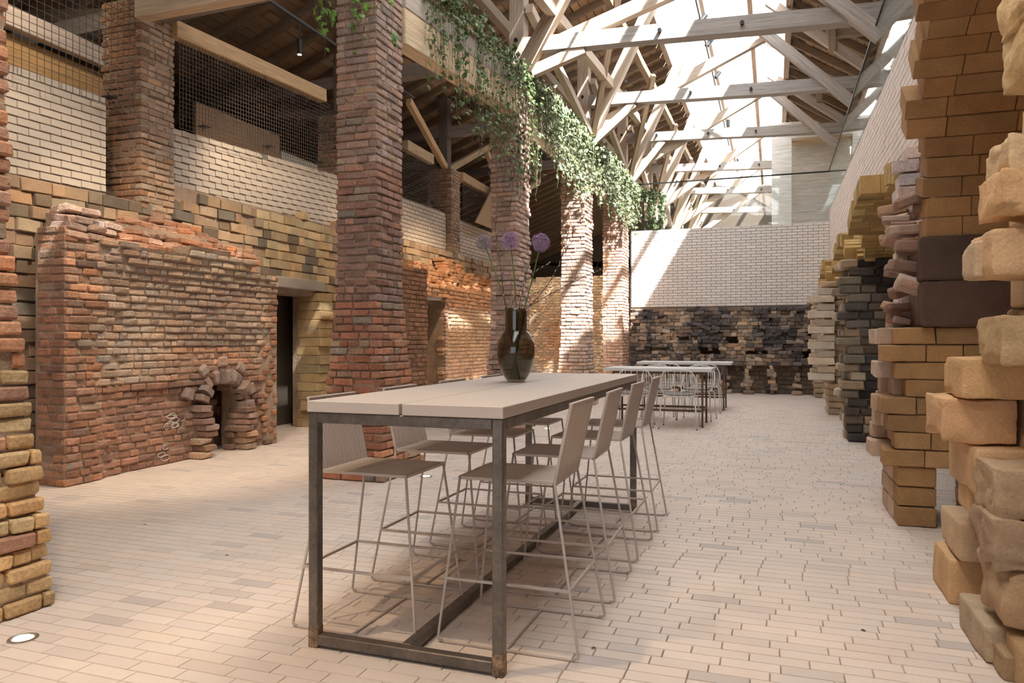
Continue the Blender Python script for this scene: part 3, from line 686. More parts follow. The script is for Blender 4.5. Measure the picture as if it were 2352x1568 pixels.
def dkc(z, f, x): return jcol((.105, .066, .05) if f == 'F' else (.28, .19, .15), .06, .03)
faced(P, b, .96, 2.7, 5.74, 6.5, 1.40, 2.03, .32, .9, dkc, leftoff=lambda i, z: .03 * NC(), jy=.003, c=c, kind='stone')
for i in range(46):   # rubble at the broken end above the toothing
    z = 1.42 + random.random() * .95; P.add((.90 + .10 * abs(NC()), 5.95 + random.random() * .75, z), np.linalg.qr(np.eye(3) + rng.normal(0, .18, (3, 3)))[0] * 1.0, (random.uniform(.1, .22), random.uniform(.08, .16), random.uniform(.05, .1)), jcol(random.choice(((.34, .20, .14), (.45, .30, .2), (.55, .42, .33), (.38, .24, .18))), .15, .05), 'worn')
P.emit(t, 'stone_block', SA); b.build('mortar_core', MSA, t)
def vault(name, label, yc, a, zs, h, x0, x1, th0, th1, colsof, colend, rows, Ls, stepfn, thick=.26):
    t = thing(name, (x0, yc, zs), label, 'vault'); P = Pieces(); b = Box(); c = t.location; prof = []
    for i in range(rows):
        tm = th0 + (th1 - th0) * (i + .5) / rows; ta = th0 + (th1 - th0) * i / rows; tb = th0 + (th1 - th0) * (i + 1) / rows
        p = np.array((0, yc + a * math.cos(tm), zs + h * math.sin(tm))); pa = np.array((0, a * math.cos(ta), h * math.sin(ta))); pb = np.array((0, a * math.cos(tb), h * math.sin(tb)))
        T = pb - pa; w = np.linalg.norm(T); T = T / w; N = np.array((0, math.cos(tm) / a, math.sin(tm) / h)); N = N / np.linalg.norm(N); N = N - T * N.dot(T); N /= np.linalg.norm(N)
        R = np.stack([np.array((1., 0, 0)), N, np.cross((1, 0, 0), N)], 1)
        st = x0 + stepfn(i); x = st; first = True
        while x < x1 - .02:
            l = Ls * random.uniform(.75, 1.25) * (random.uniform(.5, 1) if first else 1); e = min(x + l, x1)
            P.add(p + np.array(((x + e) / 2, 0, 0)) + N * (thick / 2 + .0015 * NC()), R, (e - x - .004, thick, w - .003), colsof(tm), 'ashlar'); x = e; first = False
        prof.append((ta, tb))
    P.emit(t, 'voussoir', SA)
    V = []; F = []; n = len(prof)
    for i in range(n + 1):
        tm = th0 + (th1 - th0) * i / n
        for k, r in ((0, .02), (1, thick - .01)):
            for x in (x0 + .28, x1): V.append((x - c.x, (a + r) * math.cos(tm), (h + r) * math.sin(tm)))
    for i in range(n):
        o = i * 4; F += [(o, o + 1, o + 5, o + 4), (o + 2, o + 6, o + 7, o + 3), (o, o + 4, o + 6, o + 2), (o + 1, o + 3, o + 7, o + 5)]
    b.addm(V, F); b.build('mortar_layer', MSA, t); return t
steps = [0.13, .13, .10, .12, .10, -.02, -.04, .05, -.02, .0, .02, -.06, -.04, -.03, .05, .06, .12, .12, .05, .08, .1, .1, .12, .1]
vault('sandstone_vault', 'big orange sandstone vault underside at upper right, nearest the camera', 4.33, 1.44, 2.02, 1.36, .86, 3.2, 0.0, 2.35, lambda th: jcol(mixc((.44, .25, .11), (.37, .205, .09), random.random()), .08, .03), lambda: PINKS, 24, .36, lambda i: steps[i % 24])
steps2 = [.0, .0, -.05, -.05, -.22, -.22, -.22, -.1, -.22, -.22, -.22, .02, .0, -.2, -.2, -.18, 0, 0, .02, .05, .05, .08, .1, .1, .1, .1]
yel = lambda th: jcol(mixc((.52, .36, .14), (.42, .27, .11), random.random()), .1, .04)
vault('brick_vault', 'yellow brick vault with stepped broken edge, second arch on the right', 8.75, 1.72, 2.32, .56, 1.10, 3.2, 0, PI, yel, lambda: PINKS, 44, .3, lambda i: steps2[(i // 2) % 26] * (1 if i < 26 else .3), thick=.2)
vault('brick_vault', 'small yellow brick vault, third arch on the right', 12.9, 1.3, 2.3, .5, 1.06, 3.2, 0, PI, yel, lambda: PINKS, 34, .3, lambda i: (-.1 if (i // 3) % 2 else .05), thick=.2)
vault('brick_vault', 'farthest narrow brick vault beside the white back wall', 16.9, 1.25, 2.3, .5, 1.06, 3.2, 0, PI, yel, lambda: PINKS, 34, .3, lambda i: (-.1 if (i // 3) % 2 else .05), thick=.2)
def sootc(z, f, x):
    n = nz3(x, z, 2, 2.5); c = mixc((.055, .05, .05), (.45, .35, .24), .12 + 1.3 * n) if f == 'F' else mixc((.30, .25, .2), (.62, .52, .42), .4 + n)
    return jcol(c, .18, .05)
def rpier(label, y0, y1, cfn, x0=.88):
    t = thing('stone_pier', (1.2, y0, 0), label, 'stone pier'); P = Pieces(); b = Box(); c = t.location
    faced(P, b, x0, 2.9, y0, y1, 0, 2.36, .112, .24, cfn, kind='worn', leftoff=lambda i, z: (-.04, .02, -.07, .0, .05, -.05)[i % 6] * (1.2 if z > .6 else .4) + .02 * NC() + (.0 if z > .55 else .02), jy=.02, c=c)
    P.emit(t, 'stone_block', SA); b.build('mortar_core', MSA, t); return t
rpier('soot blackened brick pier with pale broken edge, second from the camera', 10.45, 11.1, sootc)
rpier('pale sandstone pier with evenly toothed edge, third on the right', 14.2, 15.0, lambda z, f, x: jcol((.55, .42, .28) if f == 'F' else (.70, .60, .50), .1, .04))
rpier('last toothed sandstone pier in the right corner by the blackened wall', 18.2, 18.85, lambda z, f, x: jcol((.52, .42, .30) if f == 'F' else (.68, .58, .48), .1, .04))
# toothing of the third pier and round drain hole stones
t = thing('toothed_blocks', (.8, 14.2, .5), 'five pale sandstone blocks jutting one above another toward the blackened wall', 'stone blocks'); P = Pieces()
for k in range(6): P.add((.78, 14.0, .68 + k * .27), np.eye(3), (.42, .3, .12), jcol((.72, .62, .50), .05), 'stone'); P.add((.86, 14.02, .68 + k * .27 + .125), np.eye(3), (.28, .3, .11), jcol((.55, .46, .36), .08), 'stone')
P.emit(t, 'block', SA)
# infill wall between second arch and the vault (dark red brick patch) 
t = thing('brick_infill', (1.1, 6.9, 2.3), 'patch of crumbling dark pink brick between the two nearest vaults', 'brick wall'); P = Pieces(); b = Box()
wallbricks(P, (1.12, 6.15, 0), (0, 1, 0), (-1, 0, 0), 1.25, 1.9, 3.2, ch=.085, L=.2, D=.14, mask=lambda u, z: z < 1.95 + .95 * min(1, (1.3 - u) / .8) + .05 * NC() and z > extr(u + 6.15) - .3, col=lambda u, z: jcol((.33, .20, .19), .2, .06), kind='worn', jy=.02, tilt=.06)
wallbricks(P, (1.02, 6.95, 0), (0, 1, 0), (-1, 0, 0), .35, 1.4, 2.9, ch=.11, L=.3, D=.2, col=lambda u, z: jcol((.66, .56, .52), .1, .04), kind='stone', jy=.02, tilt=.03)
P.emit(t, 'brick', BR); b.cube((.03, -.7, -.9), (.14, .45, .1)); b.build('mortar_core', MSA, t)

# ---- rough block helper: subdivided, worn block with own mesh
def rough(name, lo, hi, parent, col, seed, amp=.012, n=7, chip=.03, mat=None, rot=None):
    lo = np.array(lo, float); hi = np.array(hi, float); d = hi - lo; c = (lo + hi) / 2; V = []; F = []; ids = {}
    def vid(p):
        k = tuple(np.round(p, 5)); 
        if k not in ids: ids[k] = len(V); V.append(np.array(p, float))
        return ids[k]
    for ax in range(3):
        u, v = (ax + 1) % 3, (ax + 2) % 3
        for s in (-1, 1):
            for i in range(n):
                for j in range(n):
                    q = []
                    for a, b_ in ((0, 0), (1, 0), (1, 1), (0, 1)):
                        g_ = lambda k: (-1, -.95)[k] if k < 2 else ((.95, 1)[k - n + 1] if k > n - 2 else -.95 + 1.9 * (k - 1) / (n - 2)); p = [0, 0, 0]; p[ax] = s; p[u] = g_(i + a); p[v] = g_(j + b_); q.append(vid(p))
                    F.append(tuple(q) if s > 0 else tuple(q[::-1]))
    W = []
    for p in V:
        w = p * d / 2; r = min(.011, min(d) * .3)
        q = np.clip(w, -(d / 2 - r), d / 2 - r); e = w - q; L = np.linalg.norm(e); w = q + (e / L * r if L > 0 else 0)
        ww = w + c; nn = p / np.linalg.norm(p)
        f = noise.noise(Vector((ww[0] * 9 + seed, ww[1] * 9, ww[2] * 9))) + .5 * noise.noise(Vector((ww[0] * 25, ww[1] * 25 + seed, ww[2] * 25)))
        ed = sum(abs(x) > .7 for x in p) - 1
        w = w + nn * f * amp - nn * max(0, ed) * chip * max(0, noise.noise(Vector((ww[0] * 6 + seed, ww[1] * 6, ww[2] * 6 + 3))) + .1)
        W.append(w)
    W = np.array(W); me = npmesh(name, W, F, mat or SA[0], smooth=True)
    o = link(name, me, parent, color=col); o.location = Vector(c) - (parent.matrix_basis.translation if parent else Vector((0, 0, 0)))
    if rot: o.rotation_euler = rot
    return o
t = thing('stone_pier', (1.3, 3.7, 0), 'stack of big rough sandstone blocks in the right foreground', 'stone pier')

rb = [((.78, 3.73, 1.05), (1.7, 4.12, 1.232), (.66, .43, .22), .004), ((.72, 3.82, .845), (1.015, 4.2, 1.045), (.66, .41, .22), .012), ((1.04, 3.84, .85), (1.6, 4.2, 1.04), (.6, .42, .27), .006),
      ((.83, 3.72, .63), (1.5, 4.25, .835), (.66, .43, .24), .006), ((.83, 3.38, .585), (1.5, 3.75, .80), (.46, .34, .22), .028), ((.815, 3.36, .40), (1.5, 3.72, .60), (.44, .32, .21), .03), ((.835, 3.34, .19), (1.5, 3.7, .41), (.45, .31, .19), .022),
      ((.85, 3.95, .50), (1.2, 4.15, .63), (.62, .41, .22), .005), ((.85, 4.10, .235), (1.2, 4.55, .42), (.60, .43, .27), .005), ((.82, 4.18, .0), (1.15, 4.58, .225), (.62, .41, .22), .005),
      ((.80, 3.45, .0), (1.02, 3.88, .155), (.50, .37, .24), .006), ((.865, 2.9, .0), (1.5, 3.42, .165), (.48, .32, .17), .008), ((.83, 3.3, .0), (.98, 3.5, .10), (.40, .27, .15), .01),
      ((.845, 3.40, 1.205), (1.5, 3.80, 1.41), (.58, .42, .24), .016), ((.82, 3.42, 1.56), (1.5, 3.76, 1.75), (.68, .46, .27), .008), ((.79, 3.55, 1.57), (.9, 3.8, 1.72), (.60, .44, .28), .008),
      ((.83, 3.34, 1.80), (1.5, 3.7, 1.98), (.66, .44, .24), .014), ((.86, 3.36, 1.96), (1.5, 3.7, 2.12), (.62, .46, .28), .02), ((.88, 3.20, 2.30), (1.5, 3.55, 2.52), (.60, .44, .24), .02), ((.86, 3.15, 2.5), (1.5, 3.5, 2.75), (.60, .44, .25), .02)]
for i, (lo, hi, c, a) in enumerate(rb): rough('block', lo, hi, t, jcol(c, .04, .02), i * 3.1, amp=a, n=13, chip=.012 if a < .01 else .04)
b = Box(); P = Pieces(); faced(P, b, 1.06, 2.3, 2.75, 3.95, 0, 2.9, .18, .36, lambda z, f, x: jcol(mixc((.60, .42, .25), (.50, .35, .21), random.random()), .08, .03), leftoff=lambda i, z: .03 * NC(), jy=.02, c=t.location)
P.emit(t, 'stone_block', SA); b.build('mortar_core', MSA, t)
t = thing('stone_pier', (1.35, 5.0, 0), 'dark curved stub of brown brick behind the foreground blocks', 'stone pier'); P = Pieces()
for k in range(6):
    for j in range(6): th = .2 + j * .35; P.add((1.32 - .25 * math.cos(th), 4.95 + .25 * math.sin(th), .06 + k * .11), np.array([[math.cos(th), math.sin(th), 0], [-math.sin(th), math.cos(th), 0], [0, 0, 1]]), (.12, .11, .105), jcol((.17, .12, .09), .12), 'worn')
P.emit(t, 'brick', BR)

# ================================================================== ROOF TIMBERS
TG = 'roof trusses over the nave'
LT = (.50, .405, .32)
YK = [6.42, 10.55, 14.62, 18.7, 22.8, 26.9, 31.0]; DZ = [-.75, -.42, 0, .30, .42, .5, .5]
TL = ['nearest roof truss, mostly above the picture', 'first roof truss in view, standing over the pillar behind the vase', 'second roof truss, its post foot at the ivy right of the vase', 'third roof truss, standing just before the glass balustrade', 'fourth roof truss, behind the glass balustrade', 'fifth roof truss, deep behind the balustrade', 'last roof truss at the far end of the skylight']
for k, (Y, dz) in enumerate(zip(YK, DZ)):
    if k == 0: continue
    t = thing('roof_truss', (-3.5, Y, 5.3), TL[k], 'roof truss', None)
    def mb(n, a, b_, w, h, dy=0, c=LT, wb=.0022): beam(n, (a[0], Y + dy, a[1]), (b_[0], Y + dy, b_[1]), w, h, t, col=c, wob=wb)
    zb = 5.32 if k < 4 else 5.0
    zt = 6.10 + dz
    mb('post', (-3.62, zb), (-3.62, rz(-3.62) - .12), .22, .25)
    mb('steep_strut', (-3.5, zb + .03), (-2.18, min(8.0 + dz, rz(-2.2) - .15)), .16, .22, -.10)
    mb('long_strut', (-3.45, zb + .3), (-.15, 7.05 + dz), .14, .2, .12)
    mb('tie_beam', (-3.7, zt + .04), (3.2, zt - .24), .2, .22, .0, c=(.41, .365, .325))
    mb('right_strut', (-.25, 7.10 + dz), (2.45, 4.45 + dz), .14, .18, -.12, c=(.48, .42, .37))
    mb('principal', (-.1, min(7.85 + dz, rz(-.1) - .2)), (3.0, 5.0 + dz), .12, .16, .15, c=(.46, .40, .35))
    mb('knee_brace', (-3.4, zb + .0), (-2.6, zt - .12), .12, .16, -.02)
    mb('collar', (.9, zt + .85), (3.6, zt + .75), .12, .14, .2, c=(.40, .31, .22))
    mb('upright', (2.2, zt - .2), (2.2, rz(2.2)), .14, .16, .1, c=(.36, .27, .19)); mb('upright', (1.0, zt + .5), (1.0, rz(1.0)), .12, .14, .1, c=(.36, .27, .19))
    bo = Box()
    for (x, z) in ((-3.62, zb + .35), (-3.62, zt + .1), (-2.75, zb + 1.1), (-1.5, zt - .05), (-.4, zt - .1)): bo.tube([(x + 3.5, -.16, z - 5.3), (x + 3.5, -.11, z - 5.3)], .028, 8)
    bo.build('bolts', BLACK, t, kind='stuff')
# longitudinal timbers
for nm, lab, p0, p1, w, h, c in (
    ('long_beam', 'long pale timber running under the left roof slope over the ivy', (-3.05, 8.5, 6.0), (-3.05, 30, 7.35), .13, .17, LT),
    ('long_beam', 'upper long timber near the skylight edge', (-2.75, 6.5, 7.2), (-2.75, 33, 7.75), .12, .16, (.40, .3, .21)),
    ('long_beam', 'dark long timber high in the left slope', (-4.6, 5, 7.0), (-4.6, 33, 7.0), .14, .18, (.36, .27, .19)),
    ('long_beam', 'dark timber low in the left slope behind the pillars', (-5.6, 3, 6.5), (-5.6, 33, 6.6), .14, .18, (.26, .19, .14)),
    ('long_beam', 'brown timber along the right roof slope', (2.4, 4, 6.1), (2.4, 33, 6.1), .14, .18, (.40, .3, .2)),
    ('long_beam', 'pale new timber post line high over the right balustrade', (3.4, 4, 5.3), (3.4, 33, 5.3), .14, .2, (.45, .34, .23))):
    t = thing(nm, p0, lab, 'timber beam'); beam('timber', p0, p1, w, h, t, col=c, wob=.0025)
for k in range(1, 6):
    Y = YK[k]; t = thing('long_brace', (-3.5, Y, 5.35), ('slanting pale brace from the first truss down to the second', 'slanting brace from the second truss down to the third', 'slanting brace from the third truss down to the fourth', 'slanting brace behind the glass from the fourth truss', 'farthest slanting brace behind the glass')[k - 1], 'timber brace')
    beam('timber', (-3.42, YK[k] - .1, 6.5 + DZ[k] * .6), (-3.45, YK[k + 1] - .12, 5.4), .11, .14, t, col=LT, wob=.0025)
    beam('timber', (-3.42, YK[k + 1] - .1, 5.4), (-2.6, YK[k + 1] - 1.6, 7.4), .10, .13, t, col=(.5, .4, .3), wob=.0025)
# glulam wall plate over the pillars, left
GL = (.66, .50, .32)
t = thing('wall_plate', (-3.6, 6.7, 4.5), 'long pale glued beam from the widest pillar to the pillar behind the vase', 'timber beam')
beam('glulam', (-3.62, 6.72, 4.50), (-3.62, 10.26, 4.80), .2, .36, t, col=GL); beam('fascia_board', (-3.60, 6.72, 4.82), (-3.60, 10.26, 5.10), .16, .26, t, col=(.60, .52, .45)); beam('top_board', (-3.62, 6.72, 4.97), (-3.62, 10.26, 5.25), .28, .035, t, col=(.5, .40, .28))
for y0, y1, lab in ((10.95, 14.27, 'sunlit white beam under the ivy between the second and third pillar'), (14.98, 18.02, 'sunlit beam under the farthest ivy curtain')):
    t = thing('wall_plate', (-3.62, y0, 4.8), lab, 'timber beam'); zz = 0 if y0 > 3 else -.4
    beam('glulam', (-3.62, y0, 4.72 + zz), (-3.62, y1, 4.78 + zz), .2, .36, t, col=(.62, .54, .44)); beam('fascia_board', (-3.60, y0, 5.03 + zz), (-3.60, y1, 5.07 + zz), .16, .26, t, col=(.62, .56, .50))
t = thing('cross_beam', (-5.2, 6.15, 4.81), 'cream timber crossing at the very top edge over the near left bay', 'timber beam'); beam('timber', (-6.38, 6.12, 4.83), (-3.99, 6.12, 4.83), .14, .22, t, col=(.60, .47, .33))
# ---- left aisle: rails, posts, ties, mesh
RAIL = (.52, .37, .22)
def rail(x0, y0, x1, y1, lab, X=-6.5, h=.19):
    a = PX(x0, y0, X); c = PX(x1, y1, X); t = thing('parapet_rail', a, lab, 'timber rail'); beam('timber', a, c, .14, h, t, col=RAIL); return a, c
rails = [rail(396, 66, 742, 221, 'pale timber rail above the wire mesh of the near left bay'), rail(930, 333, 990, 367, 'pale timber rail left of the far pier'), rail(1058, 405, 1136, 450, 'pale timber rail right of the far pier')]
def wires(lab, y0, y1, zf0, zf1, X=-6.47, st=.052, grp=None):
    t = thing('wire_mesh', (X, (y0 + y1) / 2, zf0(y0)), lab, 'wire mesh'); b = Box(); c = t.location; r = .0022
    n = int((y1 - y0) / st)
    for i in range(n + 1):
        y = y0 + i * st; b.cube((-r, y - r - c.y, zf0(y) - c.z), (r, y + r - c.y, zf1(y) - c.z))
    h0 = max(zf1(y0) - zf0(y0), zf1(y1) - zf0(y1)); m = int(h0 / st)
    for j in range(m + 1):
        dz = j * st
        V = []
        for y in (y0, y1):
            for a, q in ((-r, -r), (r, -r), (r, r), (-r, r)): V.append((a - .003, y - c.y, zf0(y) + dz + q - c.z))
        b.addm(V, [(0, 1, 5, 4), (1, 2, 6, 5), (2, 3, 7, 6), (3, 0, 4, 7)])
    b.build('wires', M('mesh_wire', (.16, .13, .11), rough=.5, metal=.5) if 'mesh_wire' not in bpy.data.materials else bpy.data.materials['mesh_wire'], t, kind='stuff')
    bb = Box()
    for f in (.12, .5, .88):
        y = y0 + (y1 - y0) * f; bb.cube((-.05, y - .05 - c.y, zf0(y) + .09 - c.z), (.07, y + .05 - c.y, zf0(y) + .10 - c.z)); bb.tube([(-.01, y - c.y, zf0(y) + .06 - c.z), (-.01, y - c.y, zf0(y) + .15 - c.z)], .006, 6)
    bb.build('fixing_plates', BLACK, t, kind='stuff')
lin = lambda a, c, o=0: (lambda y: a.z + (c.z - a.z) * (y - a.y) / (c.y - a.y) + o)
wires('black wire mesh panel between the two left piers of the near bay', 6.78, 9.95, lambda y: 3.76 + .05 * (y - 6.75), lin(*rails[0], -.09))
wires('wire mesh panel left of the far pier', 10.9, 13.9, lambda y: 3.98, lin(*rails[1], -.1))
wires('wire mesh panel right of the far pier', 15.05, 18.4, lambda y: 3.98, lin(*rails[2], -.1))
wires('coarse wire mesh hanging over the white parapet at top left', 3.0, 6.2, lambda y: 3.72, lambda y: 5.3, st=.075)
for k in range(4):
    Y = YK[k]; t = thing('aisle_frame', (-6.8, Y, 5.0), ('dark timber frame over the near left pier', 'dark timber frame behind the widest pillar', 'timber post with two pale braces on the far left pier', 'timber frame seen between the ivy covered pillars')[k], 'timber frame')
    Y2 = Y + .1; c = (.15, .11, .08)
    zt = (5.07, 5.65, 5.9, 6.0)[k]
    beam('post', (-6.75, Y2, 5.0), (-6.75, Y2, rz(-6.75)), .2, .22, t, col=c, wob=.004); beam('tie_beam', (-11.2, Y2, zt - .2), (-3.9, Y2, zt), .18, .2, t, col=(.24, .20, .17), wob=.0025)
    if k >= 2: beam('brace', (-6.7, Y2 - .1, 5.05), (-6.6, Y2 - 2.0, 5.9), .11, .14, t, col=(.55, .38, .22)); beam('brace', (-6.7, Y2 + .1, 5.05), (-6.6, Y2 + 2.3, 6.1), .11, .14, t, col=(.52, .38, .24))
    beam('aisle_rafter', (-4.1, Y2 + .2, zt - .6), (-6.6, Y2 + .2, rz(-6.6)), .14, .18, t, col=(.13, .09, .07)); beam('aisle_rafter', (-6.9, Y2 + .2, 5.1), (-9.5, Y2 + .2, rz(-9.5) - .1), .12, .16, t, col=c)
    beam('aisle_rafter', (-4.0, Y2, zt - .1), (-5.6, Y2, rz(-5.6) - .1), .12, .16, t, col=c); beam('upright', (-5.3, Y2, zt), (-5.3, Y2, rz(-5.3)), .12, .12, t, col=c)
t = thing('white_fascia', (-7.6, 1.6, 4.4), 'whitish fascia beam seen through the mesh at top left', 'timber beam'); beam('board', (-7.6, 3.0, 4.78), (-7.6, 7.5, 4.68), .1, .22, t, col=(.70, .62, .56))
t = thing('plywood_box', (-7.8, 1.6, 3.9), 'warm lit plywood panel under the whitish fascia at top left', 'plywood panel'); beam('panel', (-7.75, 3.0, 4.40), (-7.75, 7.5, 4.28), .06, .54, t, col=(.72, .44, .19))
spot('spot_plywood', (-6.9, 5.2, 5.0), (-7.7, 6.6, 4.4), 14, (1, .75, .45), 110, 1)
t = thing('brown_board', (-8.2, 9.0, 3.0), 'brown board partition behind the wire mesh of the near bay', 'partition'); beam('panel', (-8.2, 8.9, 3.95), (-8.2, 10.9, 3.95), .05, 1.9, t, col=(.36, .22, .13))
t = thing('pale_partition', (-8.2, 11.0, 3.0), 'pale partition panel behind the wire mesh, right of the brown board', 'partition'); beam('panel', (-8.2, 10.95, 3.85), (-8.2, 20, 3.85), .05, 1.6, t, col=(.66, .55, .43))
t = thing('plywood_gusset', (-6.3, 16.2, 4.0), 'slanted brown plywood panel leaning beside the pillar behind the vase', 'plywood panel'); b = Box(); b.addm([(0, -.9, -.05), (0, .6, -.05), (0, .6, 1.3), (.03, -.9, -.05), (.03, .6, -.05), (.03, .6, 1.3)], [(0, 2, 1), (3, 4, 5), (0, 1, 4, 3), (1, 2, 5, 4), (2, 0, 3, 5)]); b.build('panel', WOOD, t, color=(.42, .29, .18))
t = thing('ladder', (-6.2, 17.0, 3.2), 'grey metal ladder leaning between the ivy covered pillars', 'ladder'); b = Box()
for s in (-.18, .18): b = Box(); b.tube([(.25, s, 0), (-.35, s, 2.2)], .018, 6); b.build('rail', M('dull_metal', (.2, .19, .18), rough=.5, metal=.6) if 'dull_metal' not in bpy.data.materials else bpy.data.materials['dull_metal'], t)
for j in range(7): b = Box(); q = (j + .6) / 7.4; b.tube([(.25 - .6 * q, -.18, 2.2 * q), (.25 - .6 * q, .18, 2.2 * q)], .012, 6); b.build('rung', bpy.data.materials['dull_metal'], t)
# ---- timber portal on the upper level behind the balustrade
t = thing('timber_portal', (.9, 21.6, 4.0), 'whitewashed timber portal with a recessed boarded wall above the white back wall', 'timber portal')
PC = (.88, .85, .80)
pl_, pr_ = PY(1763, 320, 21.6), PY(1940, 285, 21.6)
zt = 7.35
for (a, c, w, h, nm) in (((-.22 + .05, 4.0), (.28, 4.0), 0, 0, ''),): pass
b = Box(); lo = t.location
b.cube((-.95, 0, 0), (-.43, .3, 3.28), bev=.008); b.build('jamb', WOOD, t, color=PC)
for k, (za, zb_) in enumerate(((2.82, 3.05), (3.05, 3.28), )): b = Box(); b.cube((-.43, 0, za), (2.6, .3, zb_ - .004), bev=.008); b.build('head_board', WOOD, t, color=PC)
for k in range(13): b = Box(); b.cube((-.43, .55, .0 + k * .22), (2.6, .6, .217 + k * .22), bev=.004); b.build('board', WOOD, t, color=jcol((.84, .80, .74), .03, .01))
b = Box(); b.cube((-.45, .02, 2.76), (2.6, .6, 2.82)); b.build('soffit', WOOD, t, color=(.66, .52, .36))
# ---- glass balustrades
t = thing('glass_balustrade', (-3.45, YB - .02, 4.12), 'clear glass balustrade with dark top rail on the white back wall', 'glass balustrade')
for i in range(3):
    b = Box(); b.cube((.0 + i * 1.56, 0, 0), (1.55 + i * 1.56, .017, 1.17)); b.build('glass_panel', GLASS, t)
b = Box(); b.cube((0, -.008, 1.17), (4.68, .026, 1.20)); b.build('top_rail', BLACK, t)
t = thing('glass_balustrade', (XR - .02, 0, 4.35), 'clear glass balustrade reflecting sky on top of the right white wall', 'glass balustrade')
for i in range(8):
    b = Box(); b.cube((0, 1.0 + i * 2.25, 0), (.017, 3.244 + i * 2.25, .93)); b.build('glass_panel', GLASS, t)
b = Box(); b.cube((-.008, 1.0, .93), (.024, 19.0, .955)); b.build('top_rail', BLACK, t)

# ================================================================== TALL TABLE
TX0, TX1, TY0, TY1, TZ = -1.871, -.987, 2.685, 5.655, 1.05
t = thing('bar_table', ((TX0 + TX1) / 2, (TY0 + TY1) / 2, 0), 'long greige bar table with raw steel frame and split top', 'table')
hw, hl = (TX1 - TX0) / 2, (TY1 - TY0) / 2
for s in (-1, 1):
    b = Box(); b.cube((min(s * .007, s * (hw + .003)), -hl - .004, TZ - .047), (max(s * .007, s * (hw + .003)), hl + .004, TZ), bev=.0025); b.build('tabletop_slab', TOPM, t)
q = .045
for sx in (-1, 1):
    for sy in (-1, 1):
        x = sx * hw; y = sy * hl; b = Box(); b.cube((min(x, x - sx * q), min(y, y - sy * q), 0), (max(x, x - sx * q), max(y, y - sy * q), TZ - .048), bev=.004); lg = b.build('leg', STEEL, t)
        b = Box(); b.cube((min(x, x - sx * q) - .0012, min(y, y - sy * q) - .0012, .0), (max(x, x - sx * q) + .0012, max(y, y - sy * q) + .0012, .075 + .02 * random.random()), bev=.004); 
        b.build('rusty_foot', RUST, lg)
for sy in (-1, 1):
    y = sy * hl
    for z0, nm in ((TZ - .048 - q, 'top_rail'), (.012, 'floor_rail')):
        b = Box(); b.cube((-hw + q, min(y, y - sy * q), z0), (hw - q, max(y, y - sy * q), z0 + q), bev=.004); b.build(nm, STEEL, t)
for sx in (-1, 1):
    x = sx * hw; b = Box(); b.cube((min(x, x - sx * q), -hl + q, TZ - .048 - q), (max(x, x - sx * q), hl - q, TZ - .048), bev=.004); b.build('side_rail', STEEL, t)
b = Box(); b.cube((-.0225, -hl + q, .012), (.0225, hl - q, .057), bev=.004); b.build('floor_spine', STEEL, t)

